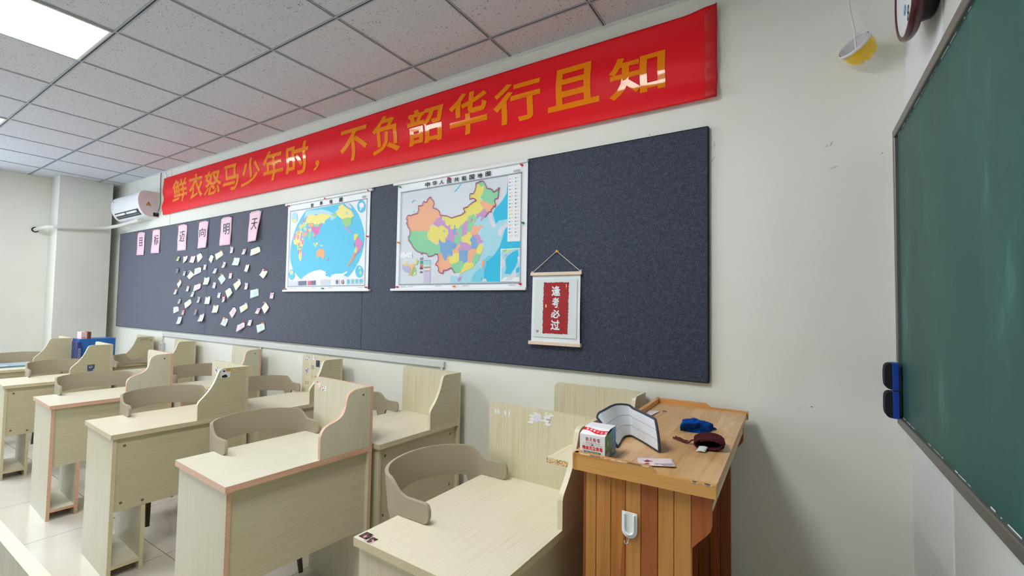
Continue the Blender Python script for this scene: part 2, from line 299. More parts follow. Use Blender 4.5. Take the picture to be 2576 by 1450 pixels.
# ------------------------------------------------------------------ traced outlines (metres / millimetres in the wall plane)
CHINA=[('sea2',[(400,308),(395,256),(385,195),(342,144),(305,117),(291,87),(245,78),(198,76),(167,60),(144,42),(168,21),(219,17),(193,-19),(218,-85),(230,-104),(211,-141),(204,-179),(174,-216),(119,-252),(46,-276),(30,-296),(-29,-288),(-37,-334),(495,-335),(494,-138),(496,-96),(409,-93)]),('sea1',[(400,298),(391,201),(356,155),(309,116),(291,87),(305,48),(315,20),(337,39),(399,44)]),('sea1',[(400,15),(382,-21),(368,-63),(347,-117),(311,-165),(259,-203),(241,-243),(232,-287),(227,-331),(495,-335),(494,-138),(496,-96),(409,-93)]),('sea3',[(129,-330),(151,-282),(206,-242),(220,-262),(223,-330)]),('sea3',[(227,-331),(241,-243),(259,-203),(281,-189),(296,-177),(266,-169),(220,-205),(218,-262)]),('land',[(253,78),(275,101),(291,87),(283,62),(315,15),(311,-3),(285,2),(273,38)]),('land',[(330,-23),(359,6),(399,27),(400,-4),(367,-26),(353,-62),(335,-48)]),('land',[(223,-330),(227,-314),(246,-311),(256,-330)]),('sea1',[(34,308),(42,304),(19,279),(-6,259),(-23,259),(0,274),(19,292)]),('sea1',[(-396,237),(-377,247),(-331,230),(-371,241),(-394,226)]),('sea1',[(-387,167),(-363,166),(-372,160)]),('or',[(-227,248),(-215,246),(-213,235),(-192,217),(-186,198),(-196,173),(-178,165),(-161,160),(-140,144),(-131,116),(-139,102),(-149,100),(-163,95),(-183,84),(-196,61),(-225,56),(-222,37),(-229,13),(-246,5),(-274,13),(-295,9),(-331,14),(-352,18),(-378,20),(-389,16),(-404,19),(-408,44),(-427,62),(-426,72),(-441,88),(-430,97),(-431,112),(-442,117),(-437,133),(-428,140),(-413,144),(-398,137),(-386,144),(-341,149),(-327,168),(-330,200),(-299,197),(-281,225),(-254,215),(-246,236)]),('gr',[(-403,25),(-379,30),(-326,26),(-312,20),(-284,25),(-251,24),(-222,-16),(-222,-44),(-166,-78),(-131,-76),(-121,-97),(-122,-139),(-146,-145),(-164,-139),(-191,-151),(-227,-155),(-244,-135),(-279,-127),(-288,-138),(-297,-126),(-336,-113),(-365,-91),(-388,-58),(-415,-31),(-419,-10),(-404,4)]),('ye',[(-224,46),(-188,52),(-152,46),(-143,36),(-126,48),(-103,40),(-68,17),(-61,-10),(-75,-36),(-88,-39),(-81,-56),(-91,-69),(-114,-64),(-127,-50),(-136,-44),(-145,-55),(-153,-79),(-175,-70),(-194,-59),(-222,-44),(-245,-25),(-246,13),(-225,22)]),('ye',[(-132,113),(-92,110),(-66,104),(-31,89),(3,96),(48,102),(77,120),(64,141),(76,146),(97,148),(116,162),(140,175),(164,182),(152,194),(132,199),(114,195),(115,227),(123,231),(139,227),(155,248),(162,280),(158,287),(165,295),(177,291),(193,282),(209,274),(224,265),(224,246),(214,234),(211,209),(196,192),(200,172),(204,159),(217,132),(225,112),(190,90),(171,79),(150,87),(139,82),(127,73),(111,71),(99,59),(79,48),(46,28),(34,9),(22,12),(9,21),(-12,16),(-25,10),(-42,18),(-47,25),(-38,41),(-60,36),(-73,44),(-91,66),(-87,82),(-105,84),(-118,95)]),('pu',[(-131,115),(-120,112),(-117,92),(-109,76),(-89,77),(-92,60),(-71,38),(-39,46),(-48,22),(-25,13),(-17,-24),(-2,-30),(-9,-59),(-21,-69),(-34,-73),(-44,-56),(-64,-49),(-79,-58),(-89,-42),(-72,-43),(-71,-29),(-58,-12),(-62,14),(-105,44),(-129,49),(-146,37),(-174,51),(-190,58),(-196,63),(-183,83),(-156,99),(-135,105)]),('pu',[(-7,7),(23,-7),(21,-26),(5,-31),(-11,-30),(-8,-10)]),('gr',[(173,293),(195,301),(217,297),(230,283),(247,247),(270,244),(287,235),(294,220),(304,221),(339,241),(338,228),(333,220),(335,207),(329,176),(313,177),(305,167),(312,144),(283,142),(269,146),(249,159),(232,160),(215,171),(206,186),(196,200),(204,215),(214,221),(220,240),(223,259),(216,269),(194,265),(186,280),(173,286)]),('or',[(202,177),(215,177),(232,165),(249,165),(269,151),(282,145),(312,147),(315,138),(309,125),(299,133),(296,121),(280,112),(283,99),(264,100),(254,96),(244,102),(235,117),(218,127),(213,141),(199,151),(193,165)]),('pu',[(218,129),(235,119),(249,99),(262,97),(251,85),(236,70),(218,62),(198,43),(201,62),(207,75),(194,79),(177,63),(165,79),(166,101),(176,93),(193,104),(216,118)]),('gr',[(100,88),(132,91),(143,102),(150,97),(156,83),(165,82),(175,64),(160,46),(154,38),(144,22),(133,15),(127,-4),(113,-14),(101,-11),(95,4),(100,20),(94,32),(103,45),(97,63),(102,71)]),('pk',[(128,71),(141,69),(139,56),(129,49),(119,51),(120,61)]),('ye',[(140,58),(146,53),(154,38),(147,37)]),('gr',[(59,43),(53,20),(50,-9),(55,-20),(47,-42),(55,-63),(40,-65),(43,-76),(32,-90),(6,-77),(-18,-70),(-5,-50),(-9,-36),(12,-31),(23,-24),(24,-7),(4,6),(8,16),(29,14),(33,27),(47,40)]),('pu',[(96,61),(103,46),(93,30),(101,16),(94,2),(98,-9),(91,-26),(70,-33),(49,-40),(55,-20),(50,-6),(53,20),(64,44),(82,60)]),('bl',[(-4,43),(0,32),(-4,21),(9,16),(4,5),(-5,4),(-2,-19),(-11,-24),(-21,-15),(-25,8),(-31,13),(-16,15),(-11,25),(-11,36)]),('ye',[(98,-11),(119,-14),(123,-28),(140,-46),(127,-53),(118,-67),(131,-82),(130,-95),(114,-94),(96,-82),(71,-81),(55,-66),(47,-42),(91,-27)]),('or',[(156,28),(168,24),(177,13),(197,23),(219,19),(214,11),(194,0),(178,-29),(161,-38),(126,-34),(119,-19),(132,8),(142,22)]),('pu',[(135,-34),(161,-35),(181,-32),(197,-44),(206,-67),(220,-76),(217,-90),(186,-93),(172,-84),(174,-62),(154,-50)]),('bl',[(140,-40),(154,-48),(175,-62),(172,-81),(190,-96),(183,-107),(173,-126),(153,-122),(135,-124),(128,-98),(131,-82),(118,-67),(125,-53)]),('pu',[(40,-66),(71,-78),(96,-81),(114,-93),(128,-97),(135,-125),(118,-132),(101,-133),(79,-128),(58,-125),(33,-132),(20,-117),(43,-103),(37,-81)]),('or',[(19,-86),(39,-93),(45,-103),(20,-117),(33,-132),(34,-146),(15,-143),(-17,-145),(-25,-132),(-20,-118),(0,-116),(14,-100)]),('or',[(-130,-133),(-114,-141),(-98,-169),(-87,-187),(-68,-185),(-68,-170),(-52,-148),(-43,-157),(-55,-171),(-42,-186),(-38,-206),(-22,-229),(-37,-240),(-59,-251),(-92,-252),(-95,-273),(-122,-267),(-138,-252),(-132,-240),(-145,-220),(-160,-216),(-157,-202),(-140,-185),(-139,-159),(-149,-143)]),('bl',[(-136,-40),(-125,-54),(-113,-65),(-88,-70),(-79,-58),(-64,-49),(-44,-56),(-34,-73),(-16,-70),(19,-86),(14,-100),(0,-116),(-25,-118),(-25,-132),(-16,-143),(-21,-161),(-39,-157),(-52,-147),(-68,-170),(-72,-185),(-87,-187),(-98,-169),(-114,-139),(-126,-130),(-129,-89),(-141,-65)]),('ye',[(-19,-144),(15,-140),(34,-149),(38,-192),(17,-208),(-8,-207),(-19,-215),(-38,-210),(-47,-194),(-42,-186),(-55,-174),(-46,-164),(-21,-161)]),('or',[(106,-133),(142,-124),(173,-126),(176,-151),(157,-158),(149,-180),(139,-207),(113,-214),(104,-195),(101,-161)]),('bl',[(33,-132),(58,-122),(101,-130),(108,-139),(103,-161),(106,-195),(96,-205),(75,-214),(64,-199),(35,-193)]),('ye',[(190,-96),(210,-100),(227,-108),(221,-131),(208,-160),(188,-158),(172,-149),(172,-125),(183,-108)]),('gr',[(176,-151),(189,-157),(208,-160),(195,-190),(162,-224),(139,-208),(147,-177),(155,-155)]),('gr',[(-19,-212),(17,-205),(35,-192),(62,-193),(64,-210),(78,-216),(72,-238),(48,-268),(22,-271),(-3,-268),(-15,-247),(-29,-238),(-22,-229),(-43,-214)]),('ye',[(95,-203),(113,-212),(139,-208),(159,-222),(145,-241),(111,-253),(55,-274),(50,-291),(41,-285),(47,-266),(68,-238),(75,-216)]),('pu',[(22,-312),(42,-297),(60,-299),(51,-319),(31,-327)]),('or',[(222,-197),(236,-196),(232,-230),(222,-248),(211,-226),(213,-210)]),('sea1',[(-89,8),(-91,4),(-96,3),(-101,5),(-103,9),(-101,12),(-96,13),(-91,11)]),('rd',[(251,-203),(255,-203),(254,-220),(251,-220)]),('rd',[(240,-257),(243,-259),(238,-270),(234,-269)]),('rd',[(214,-305),(218,-306),(214,-320),(211,-319)]),('pan',[(401,315),(488,315),(491,-95),(402,-94)]),('pan',[(355,-135),(491,-136),(494,-335),(355,-331)]),('sea2',[(359,-155),(376,-142),(489,-139),(491,-308),(460,-308),(389,-304),(363,-325)]),('sea1',[(399,-183),(439,-159),(476,-145),(485,-187),(474,-223),(459,-251),(429,-289),(385,-286),(397,-252),(390,-209)]),('gr',[(360,-142),(404,-139),(402,-149),(377,-154)]),('ye',[(401,-141),(442,-139),(426,-148),(392,-159)]),('pu',[(383,-175),(393,-168),(402,-172),(396,-180),(387,-181)]),('land',[(358,-171),(374,-198),(387,-209),(388,-236),(361,-253)]),('land',[(475,-187),(488,-185),(489,-218),(480,-223),(477,-208)]),('land',[(389,-325),(411,-307),(432,-295),(465,-254),(474,-246),(466,-270),(469,-290),(490,-278),(460,-306),(436,-326)]),('sea1',[(465,-259),(489,-247),(490,-275),(469,-287)]),('pan',[(445,-308),(491,-309),(490,-330),(445,-329)]),('lav',[(-474,-201),(-467,-208),(-454,-215),(-423,-212),(-394,-220),(-393,-247),(-405,-265),(-421,-255),(-450,-250),(-470,-231)]),('orm',[(-471,-199),(-436,-198),(-398,-208),(-373,-202),(-348,-192),(-354,-210),(-366,-225),(-383,-266),(-392,-279),(-414,-279),(-390,-247),(-394,-222),(-423,-212),(-464,-213)]),('grm',[(-345,-208),(-337,-174),(-312,-177),(-329,-206),(-341,-212)]),('grm',[(-360,-218),(-344,-226),(-337,-251),(-346,-271),(-376,-284),(-383,-279),(-371,-250)]),('yem',[(-355,-185),(-346,-164),(-334,-165),(-339,-206),(-348,-205)]),('yem',[(-449,-188),(-433,-175),(-420,-193),(-436,-195)]),('yem',[(-355,-259),(-337,-251),(-342,-271),(-370,-282)]),('pan',[(-493,-114),(-379,-115),(-378,-156),(-492,-156)]),('sea1',[(-412,-140),(-384,-139),(-384,-142),(-412,-142)]),('sea1',[(-445,-150),(-422,-149),(-422,-152),(-445,-153)]),('rd',[(-449,-119),(-439,-119),(-439,-123),(-449,-123)]),('p1',[(-305,-159),(-277,-159),(-276,-172),(-304,-172)]),('p2',[(-304,-172),(-276,-172),(-276,-177),(-304,-177)]),('p3',[(-304,-182),(-277,-182),(-277,-204),(-303,-204)]),('p2',[(-304,-209),(-277,-209),(-277,-226),(-304,-225)]),('p4',[(-304,-225),(-277,-226),(-277,-239),(-304,-239)]),('p5',[(-303,-255),(-296,-254),(-293,-248),(-289,-254),(-277,-254),(-277,-265),(-304,-265)]),('sea1',[(-268,-179),(-208,-180),(-208,-184),(-268,-183)]),('sea2',[(-268,-183),(-208,-184),(-208,-200),(-267,-200)]),('gr',[(-267,-205),(-208,-206),(-208,-209),(-267,-208)]),('gl',[(-267,-208),(-208,-209),(-209,-221),(-267,-221)]),('bk',[(-266,-227),(-208,-226),(-208,-230),(-266,-230)]),('or2',[(-266,-232),(-208,-231),(-208,-248),(-266,-248)]),('vi',[(-266,-253),(-209,-252),(-208,-255),(-265,-256)]),('lav2',[(-265,-256),(-208,-256),(-208,-331),(-265,-331)]),('or',[(407,286),(412,290),(419,288),(417,283),(411,281)]),('tx',[(425,288),(435,288),(435,287),(425,287)]),('tx',[(425,284),(433,284),(433,283),(425,283)]),('bl2',[(449,285),(453,290),(460,287),(458,283),(453,281)]),('tx',[(466,288),(476,288),(476,287),(466,287)]),('tx',[(466,284),(475,284),(475,283),(466,283)]),('rd',[(408,264),(412,268),(419,266),(417,261),(411,260)]),('tx',[(425,266),(435,266),(435,265),(425,265)]),('tx',[(425,263),(434,263),(434,262),(425,261)]),('gr2',[(449,263),(454,268),(461,266),(459,261),(453,259)]),('tx',[(467,266),(476,266),(476,265),(467,265)]),('tx',[(467,262),(475,263),(475,261),(467,261)]),('gr2',[(408,242),(412,246),(420,244),(418,240),(412,238)]),('tx',[(425,245),(436,245),(436,243),(425,243)]),('tx',[(426,241),(434,241),(434,240),(426,240)]),('ye2',[(450,242),(454,246),(461,244),(459,239),(454,237)]),('tx',[(467,244),(477,244),(477,243),(467,243)]),('tx',[(467,241),(475,241),(475,240),(467,239)]),('rd',[(409,220),(413,225),(420,222),(418,218),(412,216)]),('tx',[(426,223),(436,223),(436,222),(426,222)]),('tx',[(426,219),(435,219),(435,218),(426,218)]),('bl2',[(450,220),(454,224),(462,222),(460,217),(454,216)]),('tx',[(467,222),(477,222),(477,221),(467,221)]),('tx',[(467,219),(476,219),(476,218),(467,218)]),('ye',[(409,198),(413,203),(421,201),(418,196),(413,194)]),('tx',[(426,201),(436,201),(436,200),(426,200)]),('tx',[(426,198),(435,198),(435,197),(426,196)]),('rd',[(451,198),(455,202),(462,200),(460,196),(454,194)]),('tx',[(468,201),(478,201),(478,200),(468,200)]),('tx',[(468,197),(476,197),(476,196),(468,196)]),('pu2',[(409,177),(414,181),(421,179),(419,174),(413,173)]),('tx',[(427,180),(437,180),(437,178),(427,178)]),('tx',[(427,176),(435,176),(435,175),(427,175)]),('gr2',[(451,176),(455,180),(462,178),(460,174),(455,172)]),('tx',[(468,179),(478,179),(478,178),(468,178)]),('tx',[(468,175),(477,176),(477,174),(468,174)]),('gr2',[(410,155),(414,159),(421,157),(419,153),(414,151)]),('tx',[(427,158),(437,158),(437,157),(427,157)]),('tx',[(427,154),(436,155),(436,153),(427,153)]),('bk',[(452,154),(456,159),(463,157),(461,152),(455,150)]),('tx',[(469,157),(478,157),(478,156),(469,156)]),('tx',[(469,154),(477,154),(477,153),(469,152)]),('bl2',[(410,133),(415,138),(422,136),(420,131),(414,129)]),('tx',[(428,136),(438,137),(438,135),(428,135)]),('tx',[(428,133),(436,133),(436,132),(428,131)]),('rd',[(452,132),(456,137),(463,135),(461,130),(456,128)]),('tx',[(469,136),(479,136),(479,134),(469,134)]),('tx',[(469,132),(477,132),(477,131),(469,131)]),('rd',[(411,112),(415,116),(422,114),(420,109),(414,108)]),('tx',[(428,115),(438,115),(438,114),(428,114)]),('tx',[(428,111),(437,111),(437,110),(428,110)]),('bl2',[(452,111),(457,115),(464,113),(462,109),(456,107)]),('tx',[(469,114),(479,114),(479,113),(469,113)]),('tx',[(469,110),(478,110),(478,109),(469,109)]),('or',[(411,90),(415,94),(423,93),(421,88),(415,86)]),('tx',[(428,93),(438,93),(438,92),(428,92)]),('tx',[(428,89),(437,90),(437,89),(428,88)]),('ye2',[(453,89),(457,93),(464,91),(462,87),(456,85)]),('tx',[(470,92),(480,92),(480,91),(470,91)]),('tx',[(470,88),(478,89),(478,88),(470,87)]),('ye2',[(412,68),(416,73),(423,71),(421,66),(415,64)]),('tx',[(429,72),(439,72),(439,71),(429,70)]),('tx',[(429,68),(437,68),(437,67),(429,67)]),('or',[(453,67),(457,72),(464,70),(462,65),(457,63)]),('tx',[(470,70),(480,71),(480,69),(470,69)]),('tx',[(470,67),(479,67),(479,66),(470,66)]),('gr2',[(412,47),(416,51),(423,49),(421,45),(416,43)]),('tx',[(429,50),(439,50),(439,49),(429,49)]),('tx',[(429,46),(438,47),(438,46),(429,45)]),('gr2',[(454,45),(458,50),(465,48),(463,43),(457,41)]),('tx',[(470,49),(480,49),(480,48),(471,48)]),('tx',[(471,45),(479,46),(479,44),(471,44)]),('bl2',[(412,25),(417,30),(424,28),(422,23),(416,21)]),('tx',[(430,28),(440,29),(440,28),(430,27)]),('tx',[(430,25),(438,25),(438,24),(430,24)]),('rd',[(454,24),(458,28),(465,26),(463,22),(458,20)]),('tx',[(471,27),(481,28),(481,26),(471,26)]),('tx',[(471,24),(479,24),(479,23),(471,22)]),('or',[(413,3),(417,8),(424,6),(422,1),(416,-1)]),('tx',[(430,7),(440,7),(440,6),(430,6)]),('tx',[(430,3),(439,4),(439,3),(430,2)]),('gr2',[(454,2),(459,7),(466,5),(464,0),(458,-2)]),('tx',[(471,6),(481,6),(481,5),(471,4)]),('tx',[(471,2),(480,2),(480,1),(471,1)]),('bl2',[(413,-18),(417,-14),(425,-15),(423,-20),(417,-22)]),('tx',[(430,-15),(440,-14),(440,-15),(430,-16)]),('tx',[(430,-18),(439,-18),(439,-19),(430,-19)]),('or',[(455,-20),(459,-15),(466,-17),(464,-22),(458,-24)]),('tx',[(472,-16),(482,-16),(482,-17),(472,-17)]),('tx',[(472,-20),(480,-19),(480,-20),(472,-21)]),('rd',[(414,-40),(418,-35),(425,-37),(423,-42),(417,-44)]),('tx',[(431,-36),(441,-36),(441,-37),(431,-37)]),('tx',[(431,-40),(439,-39),(439,-40),(431,-41)]),('bl2',[(455,-41),(459,-37),(466,-38),(464,-43),(459,-45)]),('tx',[(472,-38),(482,-37),(482,-38),(472,-39)]),('tx',[(472,-41),(481,-41),(481,-42),(472,-42)]),('ye2',[(414,-61),(418,-57),(426,-58),(423,-63),(418,-65)]),('tx',[(431,-58),(441,-57),(441,-58),(431,-59)]),('tx',[(431,-61),(440,-61),(440,-62),(431,-62)]),('ye2',[(456,-63),(460,-58),(467,-60),(465,-65),(459,-67)]),('tx',[(472,-59),(482,-59),(482,-60),(472,-60)]),('tx',[(473,-63),(481,-62),(481,-63),(473,-64)])]
CHINA_LINE=[[(-131,116),(-140,144),(-161,160),(-178,165),(-196,173),(-186,198),(-192,217),(-213,235),(-215,246),(-227,248),(-246,236),(-254,215),(-281,225),(-299,197),(-330,200),(-327,168),(-341,149),(-386,144),(-398,137),(-413,144),(-428,140),(-437,133),(-442,117),(-431,112),(-430,97),(-441,88),(-426,72),(-427,62),(-408,44),(-404,22),(-404,4),(-419,-10),(-415,-31),(-388,-58),(-365,-91),(-336,-113),(-297,-126),(-288,-138),(-279,-127),(-244,-135),(-227,-155),(-191,-151),(-164,-139),(-146,-143),(-149,-143),(-139,-159),(-140,-185),(-157,-202),(-160,-216),(-145,-220),(-132,-240),(-138,-252),(-122,-267),(-95,-273),(-92,-252),(-59,-251),(-37,-240),(-29,-238),(-15,-247),(-3,-268),(8,-270)],[(-129,115),(-92,110),(-66,104),(-31,89),(3,96),(48,102),(77,120),(64,141),(76,146),(97,148),(116,162),(140,175),(164,182),(152,194),(132,199),(114,195),(115,227),(123,231),(139,227),(155,248),(162,280),(158,287),(165,295),(173,293),(195,301),(217,297),(230,283),(247,247),(270,244),(287,235),(294,220),(304,221),(339,241),(338,228),(333,220),(335,207),(329,176),(313,177),(305,167),(312,147),(315,138),(309,125),(299,133),(296,121),(280,112),(283,99),(264,100),(251,85),(236,70)]]
WORLD=[('ocean',[(-269,300),(-334,243),(-393,180),(-433,107),(-456,48),(-472,-4),(-475,-57),(-470,-103),(-457,-141),(-435,-180),(-408,-211),(-362,-249),(-304,-284),(290,-284),(340,-248),(379,-212),(422,-157),(454,-102),(471,-50),(479,3),(475,49),(460,97),(433,153),(401,203),(369,236),(337,267),(305,291),(273,306)]),('ocl',[(-269,296),(-125,289),(-32,284),(105,238),(16,225),(-123,253),(-254,250),(-290,231)]),('ocl',[(62,221),(105,238),(147,262),(168,274),(160,233),(118,195),(63,185)]),('wye',[(-253,228),(-248,250),(-171,257),(-122,242),(-53,253),(16,239),(72,227),(51,208),(-4,191),(-14,163),(-49,177),(-72,168),(-142,167),(-167,187),(-239,186),(-275,185),(-264,207)]),('wpu',[(-319,204),(-290,231),(-230,252),(-242,242),(-278,226),(-288,201)]),('wgl',[(-373,163),(-349,184),(-288,198),(-251,183),(-262,162),(-311,158),(-328,137),(-360,155)]),('wpk',[(-335,190),(-307,197),(-300,184),(-324,180)]),('wor',[(-371,159),(-355,177),(-342,161),(-354,151)]),('wor',[(-232,182),(-167,184),(-159,161),(-182,148),(-225,159)]),('wpk2',[(-177,155),(-153,157),(-117,143),(-77,147),(-61,175),(-43,159),(-59,138),(-75,125),(-71,103),(-96,76),(-125,78),(-150,102),(-181,119),(-188,141)]),('wgr',[(-154,164),(-119,172),(-77,162),(-94,147),(-129,148)]),('wgl',[(-298,157),(-249,153),(-253,124),(-284,127)]),('wpk',[(-254,143),(-224,140),(-222,103),(-246,101)]),('wor',[(-290,116),(-259,114),(-245,87),(-281,63),(-294,90)]),('wye',[(-224,137),(-182,137),(-192,112),(-217,114)]),('wgr',[(-217,121),(-180,108),(-187,75),(-204,36),(-221,78)]),('wor',[(-156,99),(-137,79),(-145,58),(-161,81)]),('wbl',[(-145,72),(-124,62),(-135,46)]),('wye',[(-146,21),(-108,-17),(-120,-20),(-151,11)]),('wye',[(-122,13),(-93,18),(-92,-4),(-115,-2)]),('wgl',[(-63,-5),(-17,-12),(-27,-22),(-56,-16)]),('wpk',[(-86,43),(-77,39),(-76,21),(-83,25)]),('wye',[(-384,134),(-334,138),(-296,116),(-299,68),(-279,37),(-312,-28),(-304,-65),(-308,-110),(-321,-135),(-345,-101),(-368,-32),(-377,13),(-422,23),(-433,62),(-414,106)]),('wpk',[(-431,62),(-409,117),(-389,112),(-407,56)]),('wor',[(-387,130),(-337,136),(-345,109),(-380,104)]),('wpk',[(-379,96),(-351,102),(-355,61),(-377,58)]),('wvi',[(-339,48),(-323,118),(-302,113),(-305,69),(-326,36)]),('wpk',[(-314,50),(-277,50),(-296,12),(-312,17)]),('wpk',[(-375,21),(-331,33),(-333,14),(-367,13)]),('wgr',[(-367,13),(-330,14),(-323,-20),(-362,-25)]),('wbl',[(-365,-29),(-347,-30),(-344,-78),(-358,-63)]),('wpk2',[(-329,-1),(-307,-10),(-322,-27)]),('wpk',[(-344,-34),(-315,-28),(-311,-54),(-340,-56)]),('wpk2',[(-286,-55),(-274,-60),(-278,-89),(-287,-85)]),('wor',[(-101,-54),(-67,-41),(-55,-34),(-38,-43),(-27,-36),(-13,-40),(4,-73),(0,-109),(-16,-126),(-34,-107),(-63,-99),(-92,-108),(-105,-82)]),('wpk2',[(56,-115),(67,-115),(47,-142),(37,-138)]),('wgrey',[(231,302),(278,304),(322,265),(317,255),(275,270)]),('wye',[(139,249),(169,260),(157,282),(189,296),(210,301),(232,281),(265,264),(318,238),(334,216),(351,194),(320,183),(279,187),(205,183),(172,204),(138,228)]),('ocl',[(245,231),(276,235),(283,214),(256,213)]),('wgr',[(94,239),(135,242),(141,221),(117,205),(95,218)]),('wgr',[(210,183),(279,187),(325,183),(322,135),(282,115),(250,121),(223,144)]),('wpk',[(240,122),(272,112),(283,91),(315,81),(336,66),(305,72),(262,99)]),('wyg',[(357,51),(392,55),(408,41),(379,6),(357,7)]),('wpu',[(374,6),(409,27),(455,-9),(461,-36),(433,-74),(390,-109),(398,-66),(371,-24)]),('wbl',[(355,-9),(370,-17),(374,-51),(359,-37)]),('wyg',[(372,-58),(387,-45),(400,-66),(391,-92),(365,-88)]),('wor2',[(363,-88),(389,-102),(356,-144),(302,-196),(294,-189),(335,-137)]),('ant',[(-304,-284),(-262,-259),(-191,-231),(-121,-215),(-40,-210),(17,-223),(35,-244),(19,-258),(87,-273),(108,-253),(151,-247),(236,-246),(288,-230),(298,-237),(248,-263),(300,-276),(290,-284)]),('ocl',[(-379,247),(-381,233),(-387,220),(-396,210),(-409,205),(-423,204),(-437,207),(-450,215),(-461,226),(-469,240),(-472,255),(-471,270),(-465,282),(-455,292),(-442,298),(-428,298),(-414,295),(-401,287),(-390,275),(-383,262)]),('wye',[(-400,222),(-404,215),(-418,211),(-436,212),(-450,219),(-456,227),(-451,235),(-437,239),(-420,237),(-405,231)]),('ocean',[(481,254),(479,239),(473,226),(463,217),(450,211),(435,210),(420,214),(407,222),(396,234),(388,248),(385,264),(387,279),(393,292),(403,301),(416,307),(431,307),(446,303),(460,295),(471,283),(478,269)]),('ant',[(407,283),(437,290),(462,274),(458,251),(434,243),(425,227),(414,235),(424,248),(408,263)]),('ocean',[(-394,-241),(-395,-255),(-400,-268),(-410,-277),(-422,-283),(-435,-285),(-449,-283),(-462,-276),(-473,-266),(-480,-253),(-483,-239),(-482,-225),(-476,-213),(-467,-203),(-455,-197),(-441,-195),(-427,-198),(-414,-204),(-404,-215),(-397,-227)]),('wgl',[(-416,-222),(-420,-233),(-433,-240),(-449,-240),(-462,-232),(-468,-221),(-463,-209),(-451,-202),(-435,-203),(-422,-210)]),('ocean',[(475,-237),(473,-251),(467,-264),(458,-274),(446,-280),(432,-282),(418,-280),(405,-273),(395,-262),(388,-249),(385,-235),(387,-220),(393,-207),(402,-197),(414,-191),(428,-189),(442,-192),(455,-199),(465,-210),(472,-223)]),('wgl',[(457,-245),(454,-256),(446,-261),(438,-256),(434,-244),(437,-232),(445,-228),(453,-233)]),('wgl',[(448,-211),(444,-219),(435,-221),(425,-218),(420,-210),(424,-203),(434,-200),(444,-204)]),('wgrey',[(-484,-295),(-344,-296),(-342,-333),(-481,-334)]),('wdk',[(-338,-297),(-228,-296),(-226,-333),(-337,-334)]),('wred',[(-210,-297),(-158,-296),(-159,-332),(-208,-333)]),('wdk',[(-158,-296),(-100,-295),(-100,-333),(-159,-332)]),('wgrey',[(-36,-292),(84,-293),(86,-333),(-36,-334)]),('ocl',[(78,-317),(74,-324),(63,-328),(49,-328),(38,-324),(33,-316),(37,-309),(48,-304),(62,-304),(73,-309)]),('wgrey',[(151,-293),(207,-292),(208,-331),(153,-331)]),('wdk',[(188,-313),(187,-321),(181,-327),(173,-329),(165,-327),(159,-320),(156,-312),(158,-304),(164,-298),(172,-296),(180,-298),(186,-304)]),('wdk',[(258,-314),(256,-322),(251,-328),(242,-330),(234,-328),(227,-322),(225,-313),(226,-305),(232,-298),(241,-296),(249,-299),(256,-305)]),('wor2',[(251,-311),(249,-317),(245,-320),(239,-320),(234,-317),(232,-311),(233,-305),(238,-301),(244,-301),(249,-305)]),('wgrey',[(285,-291),(477,-292),(477,-327),(285,-330)]),('ocean',[(327,-311),(325,-320),(319,-326),(311,-328),(303,-326),(296,-319),(294,-311),(295,-302),(301,-296),(309,-294),(318,-297),(324,-303)]),('ocean',[(377,-311),(376,-319),(370,-325),(362,-327),(354,-325),(348,-319),(345,-310),(347,-302),(352,-296),(360,-294),(369,-296),(375,-302)]),('wgr',[(373,-309),(371,-315),(366,-317),(360,-315),(357,-309),(359,-303),(365,-301),(371,-304)]),('ocean',[(423,-310),(421,-318),(415,-324),(407,-326),(399,-324),(393,-318),(391,-310),(392,-301),(398,-295),(406,-293),(414,-296),(420,-302)]),('ocean',[(471,-310),(469,-318),(463,-324),(454,-326),(445,-323),(438,-317),(435,-309),(437,-301),(444,-295),(453,-293),(461,-295),(468,-301)])]
CH_T=[('中',-1.428,-1.384,2.269,2.303),('华',-1.364,-1.323,2.272,2.303),('人',-1.302,-1.261,2.271,2.301),('民',-1.237,-1.196,2.269,2.301),('共',-1.174,-1.135,2.271,2.301),('和',-1.114,-1.076,2.269,2.301),('国',-1.05,-1.011,2.27,2.301),('地',-0.988,-0.948,2.272,2.301),('图',-0.924,-0.885,2.273,2.303)]
WO_T=[('世',-2.715,-2.675,2.266,2.297),('界',-2.593,-2.553,2.267,2.3),('地',-2.468,-2.428,2.268,2.301),('图',-2.344,-2.304,2.27,2.303)]
CH_S=[('地理版',-0.717,-0.67,2.267,2.283)]
WO_S=[('地理版',-2.074,-2.026,2.269,2.286)]
BAN=[('鲜',-5.332,-4.985,2.58,2.846),('衣',-4.943,-4.613,2.571,2.852),('怒',-4.584,-4.24,2.572,2.831),('马',-4.205,-3.903,2.569,2.837),('少',-3.849,-3.525,2.573,2.846),('年',-3.476,-3.156,2.571,2.857),('时',-3.101,-2.772,2.571,2.854),('，',-2.696,-2.63,2.567,2.658),('不',-2.362,-2.038,2.579,2.836),('负',-1.977,-1.685,2.573,2.861),('韶',-1.613,-1.289,2.579,2.837),('华',-1.235,-0.924,2.571,2.856),('行',-0.875,-0.544,2.575,2.829),('且',-0.496,-0.185,2.584,2.823),('知',-0.128,0.163,2.567,2.788)]
